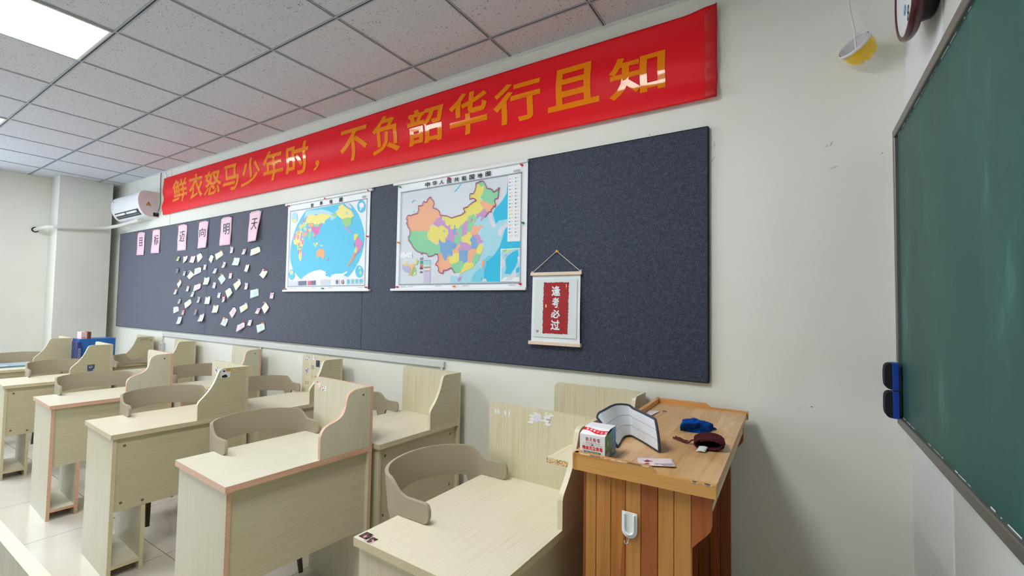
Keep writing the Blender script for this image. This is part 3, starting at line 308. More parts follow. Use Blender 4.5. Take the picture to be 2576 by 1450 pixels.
NOTES=[('ye','red',[(-5.009,1.962),(-4.898,1.96),(-4.91,1.907),(-4.989,1.881)]),('pk','red',[(-4.816,1.962),(-4.714,1.952),(-4.736,1.874),(-4.839,1.888)]),('ye','teal',[(-4.607,1.984),(-4.562,1.932),(-4.636,1.873),(-4.666,1.955)]),('ye','teal',[(-4.389,1.954),(-4.321,1.924),(-4.36,1.858),(-4.421,1.898)]),('ye','yellow',[(-4.16,1.984),(-4.137,1.935),(-4.255,1.886),(-4.286,1.947)]),('ye','green',[(-3.476,1.988),(-3.454,1.931),(-3.593,1.896),(-3.588,1.958)]),('mi','white',[(-3.925,1.897),(-3.817,1.892),(-3.822,1.816),(-3.938,1.825)]),('ye','red',[(-3.704,1.831),(-3.63,1.821),(-3.645,1.747),(-3.707,1.761)]),('ye','red',[(-3.412,1.773),(-3.325,1.746),(-3.362,1.682),(-3.436,1.717)]),('bl','red',[(-4.585,1.834),(-4.578,1.774),(-4.69,1.74),(-4.686,1.812)]),('ye','white',[(-4.825,1.797),(-4.731,1.75),(-4.81,1.701),(-4.863,1.734)]),('mi','yellow',[(-4.141,1.748),(-4.069,1.692),(-4.128,1.636),(-4.202,1.7)]),('ye','green',[(-4.508,1.718),(-4.385,1.718),(-4.39,1.639),(-4.501,1.641)]),('ye','white',[(-3.799,1.69),(-3.769,1.64),(-3.841,1.576),(-3.903,1.637)]),('ye','orange',[(-5.055,1.71),(-5.013,1.672),(-5.057,1.609),(-5.1,1.656)]),('pk','yellow',[(-4.574,1.66),(-4.569,1.603),(-4.692,1.569),(-4.685,1.635)]),('ye','blue',[(-3.977,1.613),(-3.917,1.555),(-3.974,1.5),(-4.04,1.572)]),('mi','white',[(-3.469,1.593),(-3.461,1.527),(-3.573,1.501),(-3.573,1.578)]),('ye','teal',[(-4.465,1.518),(-4.351,1.518),(-4.348,1.44),(-4.463,1.441)]),('ye','green',[(-4.797,1.499),(-4.756,1.446),(-4.859,1.387),(-4.888,1.445)]),('bl','red',[(-5.073,1.414),(-5.056,1.356),(-5.171,1.323),(-5.174,1.395)]),('ye','orange',[(-4.293,1.431),(-4.183,1.432),(-4.187,1.357),(-4.296,1.354)]),('pk','blue',[(-3.892,1.427),(-3.836,1.385),(-3.893,1.308),(-3.951,1.359)]),('ye','white',[(-3.655,1.462),(-3.633,1.412),(-3.739,1.361),(-3.77,1.419)]),('ye','yellow',[(-3.348,1.474),(-3.275,1.422),(-3.323,1.365),(-3.385,1.42)]),('bl','white',[(-5.066,1.293),(-4.959,1.294),(-4.971,1.218),(-5.078,1.215)]),('bl','purple',[(-4.559,1.337),(-4.456,1.34),(-4.461,1.261),(-4.58,1.257)]),('bl','orange',[(-4.086,1.314),(-3.989,1.298),(-4.012,1.225),(-4.109,1.243)]),('pk','red',[(-3.681,1.286),(-3.668,1.233),(-3.782,1.183),(-3.78,1.247)]),('mi','yellow',[(-3.355,1.287),(-3.331,1.226),(-3.421,1.189),(-3.45,1.257)])]
SLIPS=[('yg','blue',-5.107,1.939,6),('br','blue',-5.118,1.807,-3),('gy','teal',-4.948,1.772,6),('wh','blue',-4.493,1.826,0),('wh','blue',-4.266,1.781,6),('wh','white',-4.093,1.833,0),('wh','white',-3.964,1.974,-8),('wh','red',-3.728,1.948,0),('wh','red',-3.969,1.724,0),('wh','white',-4.28,1.631,10),('wh','white',-3.669,1.617,-6),('gy2','orange',-5.133,1.571,3),('gy2','orange',-4.85,1.602,3),('gy2','teal',-4.73,1.544,2),('gy','teal',-5.031,1.467,0),('pg','white',-4.588,1.482,-8),('wh','blue',-4.176,1.534,8),('pk','red',-4.076,1.494,-15),('pk','blue',-3.24,1.532,4),('pk','blue',-3.446,1.393,6),('rd','red',-4.936,1.346,4),('br','yellow',-4.643,1.354,-4),('wh','blue',-3.582,1.28,5)]
CARDS=[[(-6.283,2.316),(-6.065,2.312),(-6.06,2.023),(-6.286,2.03)],[(-5.831,2.315),(-5.625,2.311),(-5.62,2.026),(-5.86,2.032)],[(-5.157,2.317),(-4.944,2.316),(-4.944,2.025),(-5.164,2.026)],[(-4.672,2.314),(-4.466,2.312),(-4.472,2.026),(-4.672,2.026)],[(-4.197,2.313),(-3.991,2.311),(-3.995,2.028),(-4.217,2.029)],[(-3.666,2.319),(-3.462,2.322),(-3.496,2.034),(-3.673,2.033)]]
CARDT=[('目',-6.213,-6.122,2.134,2.246),('标',-5.786,-5.657,2.125,2.251),('迈',-5.112,-4.987,2.124,2.243),('向',-4.647,-4.508,2.144,2.239),('明',-4.149,-4.029,2.135,2.246),('天',-3.623,-3.507,2.143,2.25)]
SCT=[('逢',-0.451,-0.396,1.529,1.587),('考',-0.446,-0.403,1.464,1.523),('必',-0.452,-0.395,1.407,1.454),('过',-0.451,-0.394,1.34,1.397)]
PINS=[('red pushpin at the top left corner of the world map', 'red', -3.019, 2.307), ('red pushpin at the middle of the world map top edge', 'red', -2.509, 2.315), ('red pushpin at the top right corner of the world map', 'red', -1.993, 2.316), ('red pushpin halfway down the right edge of the world map', 'red', -1.991, 1.971), ('red pushpin at the bottom left corner of the world map', 'red', -3.021, 1.586), ('green pushpin at the bottom middle of the world map', 'green', -2.508, 1.587), ('red pushpin at the bottom right corner of the world map', 'red', -1.991, 1.592), ('green pushpin at the top left corner of the map of China', 'green', -1.665, 2.301), ('red pushpin above the title of the map of China', 'red', -1.214, 2.302), ('red pushpin at the top right corner of the map of China', 'red', -0.658, 2.304), ('green pushpin on the right edge of the map of China', 'green', -0.643, 1.958), ('orange pushpin on the left edge of the map of China', 'orange', -1.665, 1.905), ('red pushpin at the bottom left corner of the map of China', 'red', -1.665, 1.591), ('orange pushpin at the bottom middle of the map of China', 'orange', -1.153, 1.591), ('red pushpin at the bottom right corner of the map of China', 'red', -0.656, 1.6), ('yellow pushpin holding the cord of the hanging scroll', 'yellow', -0.421, 1.78)]


# ------------------------------------------------------------------ the room
XL, XR, YN = -7.31, 1.082, -6.6
struct(MB().box(XL-0.1, XR+0.1, YN-0.1, 0.12, -0.1, 0, floor_m).build('floor'))
wb = MB().box(XL-0.1, XR, 0, 0.12, 0, CEIL+0.1, wall_m)
scuff = M('wall_scuff_grey', 'BDBFB8', 0.8); nailh = M('nail_hole_dark', '7A7A72', 0.8); crackm = M('plaster_crack', 'D6D7CD', 0.8)
for sx0, sz0, a, b, ang, mt in ((0.838, 2.172, 0.011, 0.003, 1.0, scuff), (0.822, 2.165, 0.006, 0.003, 0.4, scuff), (1.005, 2.105, 0.003, 0.002, 0, nailh), (0.760, 1.068, 0.004, 0.003, 0, nailh), (0.082, 2.354, 0.003, 0.0025, 0, nailh), (0.725, 1.062, 0.030, 0.0012, 0.5, crackm), (0.553, 1.190, 0.055, 0.0010, 1.25, crackm), (0.528, 1.150, 0.030, 0.0010, 1.4, crackm), (0.845, 2.07, 0.02, 0.005, 0.2, crackm), (0.38, 2.18, 0.02, 0.004, 0.9, crackm), (0.385, 2.25, 0.015, 0.006, 1.4, crackm)):
    ca, sa = math.cos(ang), math.sin(ang)
    wb.flat([(sx0+px*ca-pz*sa, sz0+px*sa+pz*ca) for px, pz in ((-a, -b*0.3), (-a*0.3, -b), (a, -b*0.2), (a*0.8, b*0.4), (0, b))], -0.0006, mt)
struct(wb.build('wall_back'))
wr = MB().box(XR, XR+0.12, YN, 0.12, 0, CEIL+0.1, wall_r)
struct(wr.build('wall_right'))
struct(MB().box(XL-0.1, XR, YN-0.12, YN, 0, CEIL+0.1, M('near_wall_grey_green', '868C80', 0.7)).build('wall_near'))
wm = MB()                                           # outer wall at the far end, its windows left of the frame
wins = [(-3.30, -1.30), (-5.90, -3.80)]
WZ0, WZ1 = 0.9, 2.6
xs = 0.0
for a, b in wins:
    wm.box(XL-0.12, XL, b, xs, 0, CEIL+0.1, wall_m); wm.box(XL-0.12, XL, a, b, 0, WZ0, wall_m); wm.box(XL-0.12, XL, a, b, WZ1, CEIL+0.1, wall_m); xs = a
wm.box(XL-0.12, XL, YN, xs, 0, CEIL+0.1, wall_m)
struct(wm.build('wall_left'))
pane_m = bpy.data.materials.new('window_glass'); pane_m.use_nodes = True
_n, _l = pane_m.node_tree.nodes, pane_m.node_tree.links; _n.clear()
_o = _n.new('ShaderNodeOutputMaterial'); _t = _n.new('ShaderNodeBsdfTransparent'); _g2 = _n.new('ShaderNodeBsdfGlossy'); _x = _n.new('ShaderNodeMixShader')
_g2.inputs['Roughness'].default_value = 0.02; _x.inputs[0].default_value = 0.06
_l.new(_t.outputs[0], _x.inputs[1]); _l.new(_g2.outputs[0], _x.inputs[2]); _l.new(_x.outputs[0], _o.inputs[0])
for k, (a, b) in enumerate(wins):
    f = MB(); c = (a+b)/2
    for y0, y1, z0, z1 in ((a, b, WZ0, WZ0+0.06), (a, b, WZ1-0.06, WZ1), (a, a+0.06, WZ0+0.06, WZ1-0.06), (b-0.06, b, WZ0+0.06, WZ1-0.06), (c-0.03, c+0.03, WZ0+0.06, WZ1-0.06)):
        f.box(XL-0.10, XL-0.04, y0, y1, z0, z1, trimw)
    fo = struct(f.build('window_%d' % (k+1)))
    MB().box(XL-0.072, XL-0.068, a+0.06, b-0.06, WZ0+0.06, WZ1-0.06, pane_m).build('window_pane', fo)
    al = bpy.data.lights.new('daylight_portal', 'AREA'); al.shape = 'RECTANGLE'; al.size = WZ1-WZ0; al.size_y = b-a; al.cycles.is_portal = True
    ao = bpy.data.objects.new('daylight_portal', al); COL.objects.link(ao); ao.location = (XL-0.13, c, (WZ0+WZ1)/2); ao.rotation_euler = (0, R(-90), 0)
# pilasters
struct(MB().box(XL, -6.96, -0.605, -0.09, 0, CEIL, wall_m).build('trim_1'))
struct(MB().box(XR-0.003, XR, -0.53, 0, 0, CEIL, plaster).build('trim_2'))
# ceiling with its bars
GX = [-0.1595-0.6*k for k in range(-2, 12)]
GY = [-0.2401, -0.8128, -1.3791] + [-1.3791-0.57*k for k in range(1, 10)]
ceiling = struct(MB().box(XL, XR, YN, 0, CEIL, CEIL+0.1, ceil_m).build('ceiling'))
def bars(lines, along):
    b = MB()
    for t in lines:
        for a, c, dz, mt in ((-0.0115, -0.0036, 0.004, bar_m), (0.0036, 0.0115, 0.004, bar_m), (-0.0036, 0.0036, 0.001, groove_m)):
            if along == 'x': b.box(XL, XR, t+a, t+c, CEIL-dz, CEIL, mt)
            else: b.box(t+a*0.8, t+c*0.8, YN, 0, CEIL-dz*0.9, CEIL, mt)
    return b
bars([y for y in GY if y > YN], 'x').build('main_bar', ceiling)
bars([x for x in GX if XL < x < XR], 'y').build('cross_bar', ceiling)
MB().box(XL, XR, -0.022, 0, CEIL-0.006, CEIL, trimw).box(XL, XL+0.022, YN, 0, CEIL-0.006, CEIL, trimw).build('wall_angle', ceiling)
def ceiling_light(x0, y1, label):
    t = thing('ceiling_light', label, 'light', (x0+0.3, y1-0.57, CEIL), 0, 'square ceiling light panels')
    f = MB(); hx_, hy = 0.288, 0.558
    for a, b, c, d in ((-hx_, hx_, -hy, -hy+0.012), (-hx_, hx_, hy-0.012, hy), (-hx_, -hx_+0.012, -hy+0.012, hy-0.012), (hx_-0.012, hx_, -hy+0.012, hy-0.012)):
        f.box(a, b, c, d, -0.008, -0.0005, trimw)
    f.build('frame', t)
    MB().box(-hx_+0.012, hx_-0.012, -hy+0.012, hy-0.012, -0.005, -0.001, lamp_m).build('diffuser', t)
def kx(k): return -0.1595-0.6*k
for y1, where in ((GY[2], 0),):
    for k, lab in ((5, 'bright ceiling light panel in the upper left corner, nearer of two in view'), (9, 'small sliver of bright ceiling light panel at the left photo edge'), (1, 'ceiling light panel out of view above the lectern end of the room')):
        ceiling_light(kx(k), y1, lab if where == 0 else 'ceiling light panel out of view over the window side of the room')

# ------------------------------------------------------------------ things on the long wall
BOARD_Y = -0.02
t = thing('pinboard', 'long navy felt pinboard covering the wall below the red banner', 'noticeboard', (-3.247, 0, 1.735))
fb = MB(); bx0, bx1, bz0, bz1 = -6.86+3.247, 0.360+3.247, 1.130-1.735, 2.334-1.735
seams = [bx0, -4.456+3.247, -2.051+3.247, bx1]
for a, b in zip(seams[:-1], seams[1:]):
    fb.box(a+0.0022, b-0.0022, BOARD_Y, -0.001, bz0, bz1, felt)
fb.box(bx0, bx1, BOARD_Y+0.006, -0.0015, bz0, bz1, felt_seam)
fb.build('felt_panel', t)
MB().box(bx0-0.004, bx0, BOARD_Y-0.001, -0.001, bz0, bz1, felt_seam).box(bx1, bx1+0.004, BOARD_Y-0.001, -0.001, bz0, bz1, felt_seam).box(bx0, bx1, BOARD_Y-0.001, -0.001, bz1, bz1+0.004, felt_seam).box(bx0, bx1, BOARD_Y-0.001, -0.001, bz0-0.004, bz0, felt_seam).build('edge_trim', t)

# banner
def ban_y(x, z):                                   # gentle sag waves in the cloth, stronger creases at both ends
    v = 0.0078*math.sin(2*PI*z/0.23+0.9*math.sin(0.55*x)+0.4*x)+0.003*math.sin(1.7*x+5*z)
    e = max(0, 1-(x+5.6)/0.5)
    v += 0.0035*e*math.sin(2*PI*(z*6.5-0.9*(x+5.6)))
    e2 = max(0, 1-(0.40-x)/0.35)
    v += 0.004*e2*math.sin(2*PI*(z*7+0.8*x))
    return -0.022+v*0.8
t = thing('banner', 'long red cloth banner with orange slogan characters under the ceiling', 'banner', (-2.6, 0, 2.69))
BX0, BX1 = -5.60, 0.400
def ban(u, v):
    x = lerp(BX0, BX1, u); zt = 2.905+0.012*math.sin(u*PI*3+0.5)*0.4
    if x > 0.25: zt = lerp(zt, 2.915, smooth01((x-0.25)/0.12))-0.02*(1-smooth01((x-0.2)/0.17))*0
    z = lerp(2.474+0.006*math.sin(u*5), zt, v)
    return (x+2.6, ban_y(x, z), z-2.69)
o = MB().grid(ban, 260, 40, red_cloth).build('cloth', t, smooth=180); solid(o, 0.0015)
hem = MB().grid(lambda u, v: (lerp(0.345, 0.402, u)+2.6, ban_y(0.38, lerp(2.47, 2.912, v))-0.004-0.003*math.sin(u*PI)-0.002*math.sin(v*23), lerp(2.470, 2.918-0.03*(1-u), v)-2.69), 6, 40, M('banner_red_hem', 'C8101B', 0.5)).build('hem', t, smooth=180)
hem.data.update(); solid(hem, 0.002)
for ch, x0, x1, z0, z1 in BAN:
    m = MB(); vs, fs = glyph(ch, 0.022)
    m.text(ch, (x0, x1, z0, z1), gold_vinyl, bold=0.022)
    me = bpy.data.meshes.new('tmp'); me.from_pydata(m.v, [], m.f)
    import bmesh
    bm = bmesh.new(); bm.from_mesh(me); bmesh.ops.remove_doubles(bm, verts=bm.verts, dist=1e-5)
    for k in range(1, 24):
        z = 2.48+k*0.018
        bmesh.ops.bisect_plane(bm, geom=bm.verts[:]+bm.edges[:]+bm.faces[:], plane_co=(0, 0, z), plane_no=(0, 0, 1))
    for k in range(1, 8):
        x = x0+(x1-x0)*k/8
        bmesh.ops.bisect_plane(bm, geom=bm.verts[:]+bm.edges[:]+bm.faces[:], plane_co=(x, 0, 0), plane_no=(1, 0, 0))
    for v in bm.verts: v.co = (v.co.x+2.6, ban_y(v.co.x, v.co.z)-0.0028, v.co.z-2.69)
    bm.to_mesh(me); bm.free(); me.name = 'character'; me.materials.append(gold_vinyl)
    me.polygons.foreach_set('use_smooth', [True]*len(me.polygons))
    o = bpy.data.objects.new('character', me); COL.objects.link(o); o.parent = t

# maps
PAL = {'sea2': 'A9D9EA', 'sea1': '35BFE8', 'sea3': '77D0EA', 'land': 'DDDCE6', 'or': 'F2B491', 'gr': '8FD3A6', 'ye': 'EDDF78', 'pu': 'C99BCB', 'pk': 'D88AB6', 'bl': '7FA9D8', 'rd': 'D8527C', 'pan': 'EEF0F4', 'lav': 'B3B7E0', 'orm': 'F4C07C', 'grm': '93CB86', 'yem': 'F0E09A',
       'p1': '6C93D8', 'p2': 'D07A58', 'p3': '3F9C96', 'p4': '6C4A5E', 'p5': '6F7F86', 'gl': 'C9E6C8', 'bk': '55525E', 'or2': 'F2DCCB', 'vi': '9C86C8', 'lav2': 'CFC6E4', 'gr2': '4FB98C', 'pu2': 'B56FB0', 'bl2': '4C8CCB', 'ye2': 'E8C93A', 'tx': 'A6ACB8',
       'ocean': '5CC8EE', 'ocl': 'B6E0F2', 'wye': 'F2E48C', 'wpu': 'D68AC4', 'wgl': 'CFE3A6', 'wpk': 'F08CAE', 'wor': 'F4B07A', 'wpk2': 'E076B8', 'wgr': '9FD48E', 'wbl': '8C8FCB', 'wvi': 'B59AD8', 'wyg': 'E6DE72', 'wor2': 'F29466', 'wgrey': 'D9DAE4', 'wdk': '6C6F8C', 'wred': 'E8607C', 'ant': 'F3F5F8', 'mapbg': 'D9DFE8', 'line': 'B0508C', 'frame': '9FA6B0'}
def pm(k): return M('print_'+k, PAL[k], 0.45, spec=0.3)
sheet_m = M('map_sheet', 'EDF1F8', 0.4, spec=0.35)
rod_m = M('map_rod_white', 'EAECEC', 0.3, spec=0.5)
def line_strip(m, pts, wd, y, mat):
    for (a, b), (c, d) in zip(pts[:-1], pts[1:]):
        L = math.hypot(c-a, d-b)
        if L < 1e-6: continue
        nx, nz = -(d-b)/L*wd/2, (c-a)/L*wd/2; ex, ez = (c-a)/L*wd*0.3, (d-b)/L*wd*0.3
        m.flat([(a+nx-ex, b+nz-ez), (a-nx-ex, b-nz-ez), (c-nx+ex, d-nz+ez), (c+nx+ex, d+nz+ez)], y, mat)
def wall_map(name, label, cx, cz, polys, lines, titles, small, sheet, frame, rods, bg):
    t = thing(name, label, 'map', (cx, 0, cz)); Y = -0.026; m = MB()
    x0, x1, z0, z1 = [v-(cx if i < 2 else cz) for i, v in enumerate(sheet)]
    m.box(x0, x1, Y, Y+0.0012, z0, z1, sheet_m)
    fx0, fx1, fz0, fz1 = [v-(cx if i < 2 else cz) for i, v in enumerate(frame)]
    if bg: m.flat([(fx0, fz0), (fx1, fz0), (fx1, fz1), (fx0, fz1)], Y-0.0003, pm('mapbg'))
    y = Y-0.0005
    for i, (c, pts) in enumerate(polys):
        m.flat([(a/1000, b/1000) for a, b in pts], y-0.00003*i, pm(c))
    ye = y-0.00003*len(polys)-0.0002
    for ln in lines: line_strip(m, [(a/1000, b/1000) for a, b in ln], 0.0052, ye, pm('line'))
    q = 0.003
    for a, b, c, d in ((fx0-q, fx1+q, fz0-q, fz0+q), (fx0-q, fx1+q, fz1-q, fz1+q), (fx0-q, fx0+q, fz0, fz1), (fx1-q, fx1+q, fz0, fz1)):
        m.flat([(a, c), (b, c), (b, d), (a, d)], ye-0.0002, pm('frame'))
    for body, a, b, c, d in titles: m.text(body, (a-cx, b-cx, c-cz, d-cz), ink, place=lambda p, q_: (p, ye-0.0003, q_), bold=0.028)
    for body, a, b, c, d in small: m.text(body, (a-cx, b-cx, c-cz, d-cz), pm('bk'), place=lambda p, q_: (p, ye-0.0003, q_), bold=0.0)
    for k in range(5):                              # imprint lines under the frame, too small to read
        a = fx0+0.02+(fx1-fx0)*(0.0, 0.07, 0.32, 0.55, 0.9)[k]
        m.flat([(a, fz0-0.016), (a+0.05, fz0-0.016), (a+0.05, fz0-0.013), (a, fz0-0.013)], ye, pm('tx'))
    m.build('printed_sheet', t)
    for (a, b, c, d), nm in zip(rods, ('top_rod', 'bottom_rod')):
        r_ = MB().tube([(a-cx, Y-0.004, (c+d)/2-cz), (b-cx, Y-0.004, (c+d)/2-cz)], (d-c)/2, rod_m, 16)
        r_.box(a-cx+0.003, b-cx-0.003, Y-0.0125, Y+0.003, c-cz+0.001, d-cz-0.001, rod_m)
        r_.build(nm, t, smooth=40)
wall_map('world_map', 'printed world map with blue oceans on white sheet, left of the two maps', -2.5123, 1.9486, WORLD, [], WO_T, WO_S, (-3.041, -1.983, 1.578, 2.318), (-3.002, -2.018, 1.607, 2.260), ((-3.068, -1.955, 2.311, 2.330), (-3.068, -1.958, 1.563, 1.579)), False)
wall_map('china_map', 'printed map of China with coloured provinces, right of the two maps', -1.1576, 1.94905, CHINA, CHINA_LINE, CH_T, CH_S, (-1.694, -0.621, 1.578, 2.320), (-1.6555, -0.6600, 1.609, 2.2616), ((-1.732, -0.618, 2.317, 2.335), (-1.734, -0.619, 1.564, 1.581)), True)

# pushpins
PIN = {'red': 'D61A3C', 'green': '0F8A5A', 'orange': 'F29A1E', 'yellow': 'F2B21E', 'teal': '1E8E8A', 'white': 'EDEDED', 'blue': '1F4FA0', 'purple': '6A3D8A'}
def pin_mb(col):
    pmn = M('pushpin_'+col, PIN[col], 0.3)
    return MB().lathe([(0.0005, 0.0), (0.0065, 0.0), (0.0065, -0.002), (0.0035, -0.004), (0.003, -0.011), (0.0058, -0.0125), (0.0062, -0.0165), (0.001, -0.0175)], pmn, 14, axis='y')
for lab, col, x, z in PINS:
    y = -0.0345 if 'map' in lab else -0.0225
    if 'top edge' in lab or 'bottom left corner' in lab or 'bottom right corner' in lab: y = -0.030
    if 'map' in lab: y = -0.0305
    o = pin_mb(col).build('pushpin', None, smooth=40, loc=(x, y, z)); tag(o, lab, 'pushpin', 'pushpins on the pinboard')

# pink character cards
pink = M('pink_card', 'F4CFE0', 0.7)
names = ['card with 目, far left of the row', 'card with 标, second from the left', 'card with 迈, third from the left', 'card with 向, fourth from the left', 'card with 明, fifth from the left', 'card with 天, rightmost of the row']
order = 'first second third fourth fifth'.split()
pc = [('red', 'red'), ('orange', 'orange'), ('orange', 'blue'), ('orange', 'teal'), ('green', 'blue'), ('teal', 'teal')]
for i, (q, (ch, a, b, c, d)) in enumerate(zip(CARDS, CARDT)):
    cx = sum(p[0] for p in q)/4; cz = sum(p[1] for p in q)/4
    nm = 'pink paper card with one handwritten character, ' + ('leftmost of the row of six' if i == 0 else 'rightmost of the row of six' if i == 5 else '%s from left in the row of six' % order[i])
    t = thing('character_card', nm, 'paper card', (cx, BOARD_Y, cz), 0, 'pink character cards along the pinboard top')
    lift = (0.004, 0.006, 0.004, 0.012, 0.006, 0.03)[i]
    def surf(u, v, q=q, cx=cx, cz=cz, lift=lift, i=i):
        x = lerp(lerp(q[0][0], q[1][0], u), lerp(q[3][0], q[2][0], u), v); z = lerp(lerp(q[0][1], q[1][1], u), lerp(q[3][1], q[2][1], u), v)
        return (x-cx, -0.0025-lift*v*(0.3+0.7*u)-0.003*math.sin(v*PI*1.5+i)**2, z-cz)
    o = MB().grid(surf, 6, 14, pink).build('card', t, smooth=180); solid(o, 0.0006)
    def onc(px, pz, q=q, cx=cx, cz=cz, surf=surf):
        u = (px+cx-(q[0][0]+q[3][0])/2)/((q[1][0]+q[2][0])/2-(q[0][0]+q[3][0])/2); v = (q[0][1]-pz-cz)/(q[0][1]-q[3][1])
        s_ = surf(u, v); return (px, s_[1]-0.0022, pz)
    MB().text(ch, (a-cx, b-cx, c-cz, d-cz), ink, place=onc, bold=0.0).build('character', t)
    for k, u in ((0, 0.06), (1, 0.94)):
        s_ = surf(u, 0.02); pin_mb(pc[i][k]).build('pin', t, smooth=40, loc=(s_[0], s_[1]-0.0005, s_[2]))

# pinned notes and photo slips
TINT = {'ye': ('F4F7F4', 'F2ECC0', 'yellow'), 'pk': ('F5EAF0', 'F0CAD8', 'pink'), 'mi': ('E9F5F3', 'D0ECE5', 'mint'), 'bl': ('ECEFF8', 'CDD6EE', 'blue')}
def note_mat(k):
    a, b, _ = TINT[k]; nm = 'note_'+k
    if nm in MATS: return MATS[nm]
    m = M(nm, a, 0.7); n, l, p = nodes(m)
    g = n.new('ShaderNodeTexGradient'); g.gradient_type = 'SPHERICAL'
    v = tex(m, (2.1, 0.0, 2.1), coord='Generated'); sub = n.new('ShaderNodeVectorMath'); sub.operation = 'SUBTRACT'; sub.inputs[1].default_value = (1.05, 0, 1.05)
    l.new(v, sub.inputs[0]); l.new(sub.outputs[0], g.inputs['Vector'])
    nz = noise(m, tex(m), 90, 2)
    setc(m, ramp(m, math_n(m, 'MULTIPLY', g.outputs['Fac'], math_n(m, 'ADD', nz, 0.55)), [(0.25, a), (0.95, b)])); return m
def band_rows(items, key, step):
    items = sorted(items, key=lambda i: -key(i)); rows = []; 
    for it in items:
        if rows and key(rows[-1][0])-key(it) < step: rows[-1].append(it)
        else: rows.append([it])
    return rows
ROWN = ['top', 'second', 'third', 'fourth', 'fifth', 'sixth', 'seventh', 'eighth']
ORDN = ['leftmost', 'second from left', 'third from left', 'fourth from left', 'fifth from left', 'sixth from left', 'seventh from left', 'eighth from left', 'ninth from left', 'tenth from left']
def ordinal(k, n): return 'rightmost' if k == n-1 and n > 1 else (ORDN[k] if n > 1 else 'the only one')
cen = lambda it: (sum(p[0] for p in it[2])/4, sum(p[1] for p in it[2])/4)
nrows = band_rows(NOTES, lambda it: cen(it)[1], 0.085)
rng = random.Random(3)
for ri, row in enumerate(nrows):
    row.sort(key=lambda it: cen(it)[0])
    for ci, it in enumerate(row):
        k, pin, q = it; cx, cz = cen(it)
        horiz = abs(q[0][1]-q[1][1]) < 0.028 and abs(q[0][0]-q[3][0]) < 0.04
        shape = 'square' if horiz else 'diamond-turned'
        rown = ROWN[ri] if ri < len(nrows)-1 else 'lowest'
        t = thing('sticky_note', '%s %s note with %s pin, %s in the %s row of pinned notes' % (TINT[k][2], shape, pin, ordinal(ci, len(row)), rown), 'note', (cx, BOARD_Y, cz), 0, 'paper notes pinned on the pinboard')
        tilt = rng.uniform(0.008, 0.03); tw = rng.uniform(-0.3, 1.0)
        def surf(u, v, q=q, cx=cx, cz=cz, tilt=tilt, tw=tw):
            x = lerp(lerp(q[0][0], q[1][0], u), lerp(q[3][0], q[2][0], u), v); z = lerp(lerp(q[0][1], q[1][1], u), lerp(q[3][1], q[2][1], u), v)
            return (x-cx, -0.0025-tilt*(0.65*v*v+0.35*max(0, u*tw)), z-cz)
        o = MB().grid(surf, 6, 6, note_mat(k)).build('note_paper', t, smooth=180); solid(o, 0.0004)
        s_ = surf(0.5, 0.06) if horiz else surf(0.08, 0.05)
        pin_mb(pin).build('pin', t, smooth=40, loc=(s_[0], s_[1]-0.0005, s_[2]))
SL = {'yg': ('C9D39A', 'A9BC78'), 'br': ('8C7F8A', '7A6C78'), 'gy': ('B9BDBD', '9A9FA0'), 'wh': ('F0EDF2', 'D9C6D2'), 'gy2': ('E2E5E8', 'B8BEC6'), 'pg': ('D9CBD2', '9EA3A8'), 'pk': ('F1D5DC', 'DFA9B6'), 'rd': ('D9A09A', 'C4807C'), 'br2': ('BBA39A', '9C857C')}
SLN = {'yg': 'yellow-green', 'br': 'dull brown', 'gy': 'grey', 'wh': 'white', 'gy2': 'pale grey', 'pg': 'pinkish grey', 'pk': 'pale pink', 'rd': 'reddish'}
srows = band_rows(SLIPS, lambda it: it[3], 0.07)
for ri, row in enumerate(srows):
    row.sort(key=lambda it: it[2])
    for ci, (k, pin, x, z, tl) in enumerate(row):
        rown = ROWN[ri] if ri < len(srows)-1 else 'lowest'
        t = thing('photo_slip', '%s paper slip, %s pin, %s in the %s row of small slips' % (SLN[k], pin, ordinal(ci, len(row)), rown), 'paper slip', (x, BOARD_Y, z), 0, 'small paper slips pinned between the notes')
        sw, sh = 0.052, 0.058; a = R(-tl); cu = rng.uniform(0.006, 0.02)
        ma, mb_ = M('slip_'+k, SL[k][0], 0.4), M('slip_print_'+k, SL[k][1], 0.4)
        def surf(u, v, a=a, cu=cu):
            px, pz = (u-0.5)*sw, (0.5-v)*sh
            return (px*math.cos(a)-pz*math.sin(a), -0.002-cu*(v**1.6)-0.004*(u-0.5)**2*4, px*math.sin(a)+pz*math.cos(a))
        m = MB().grid(surf, 4, 6, ma)
        m.grid(lambda u, v: tuple(p-(0.0008 if i == 1 else 0) for i, p in enumerate(surf(0.12+0.76*u, 0.25+0.3*v))), 3, 3, mb_)
        o = m.build('slip_paper', t, smooth=180)
        s_ = surf(0.5, 0.04); pin_mb(pin).build('pin', t, smooth=40, loc=(s_[0], s_[1]-0.0005, s_[2]))

# hanging scroll
t = thing('hanging_scroll', 'small hanging scroll, white characters on dark red panel between pale wood rods', 'scroll', (-0.43, BOARD_Y, 1.45))
sx, sz = 0.43, 1.45
scroll_paper = M('scroll_paper', 'E4EAEE', 0.7); scroll_in = M('scroll_inner_tint', 'DCE3E4', 0.7); dred = M('scroll_dark_red', 'A3161F', 0.6); rodw = M('scroll_rod_wood', 'EBD3BD', 0.5); goldf = M('gold_fleck', 'F2CF62', 0.5)
scy = lambda z: -0.007-0.010*smooth01((1.64-z)/0.40)
def sp(px, pz): return (px, scy(pz+sz)-0.0008, pz)
m = MB().grid(lambda u, v: (lerp(lerp(-0.578, -0.280, u), lerp(-0.577, -0.276, u), v)+sx, scy(lerp(1.650, 1.268, v))-0.004*math.sin(v*PI)*(1 if u > 0.9 else 0.3), lerp(1.650, 1.268, v)-sz), 10, 16, scroll_paper)
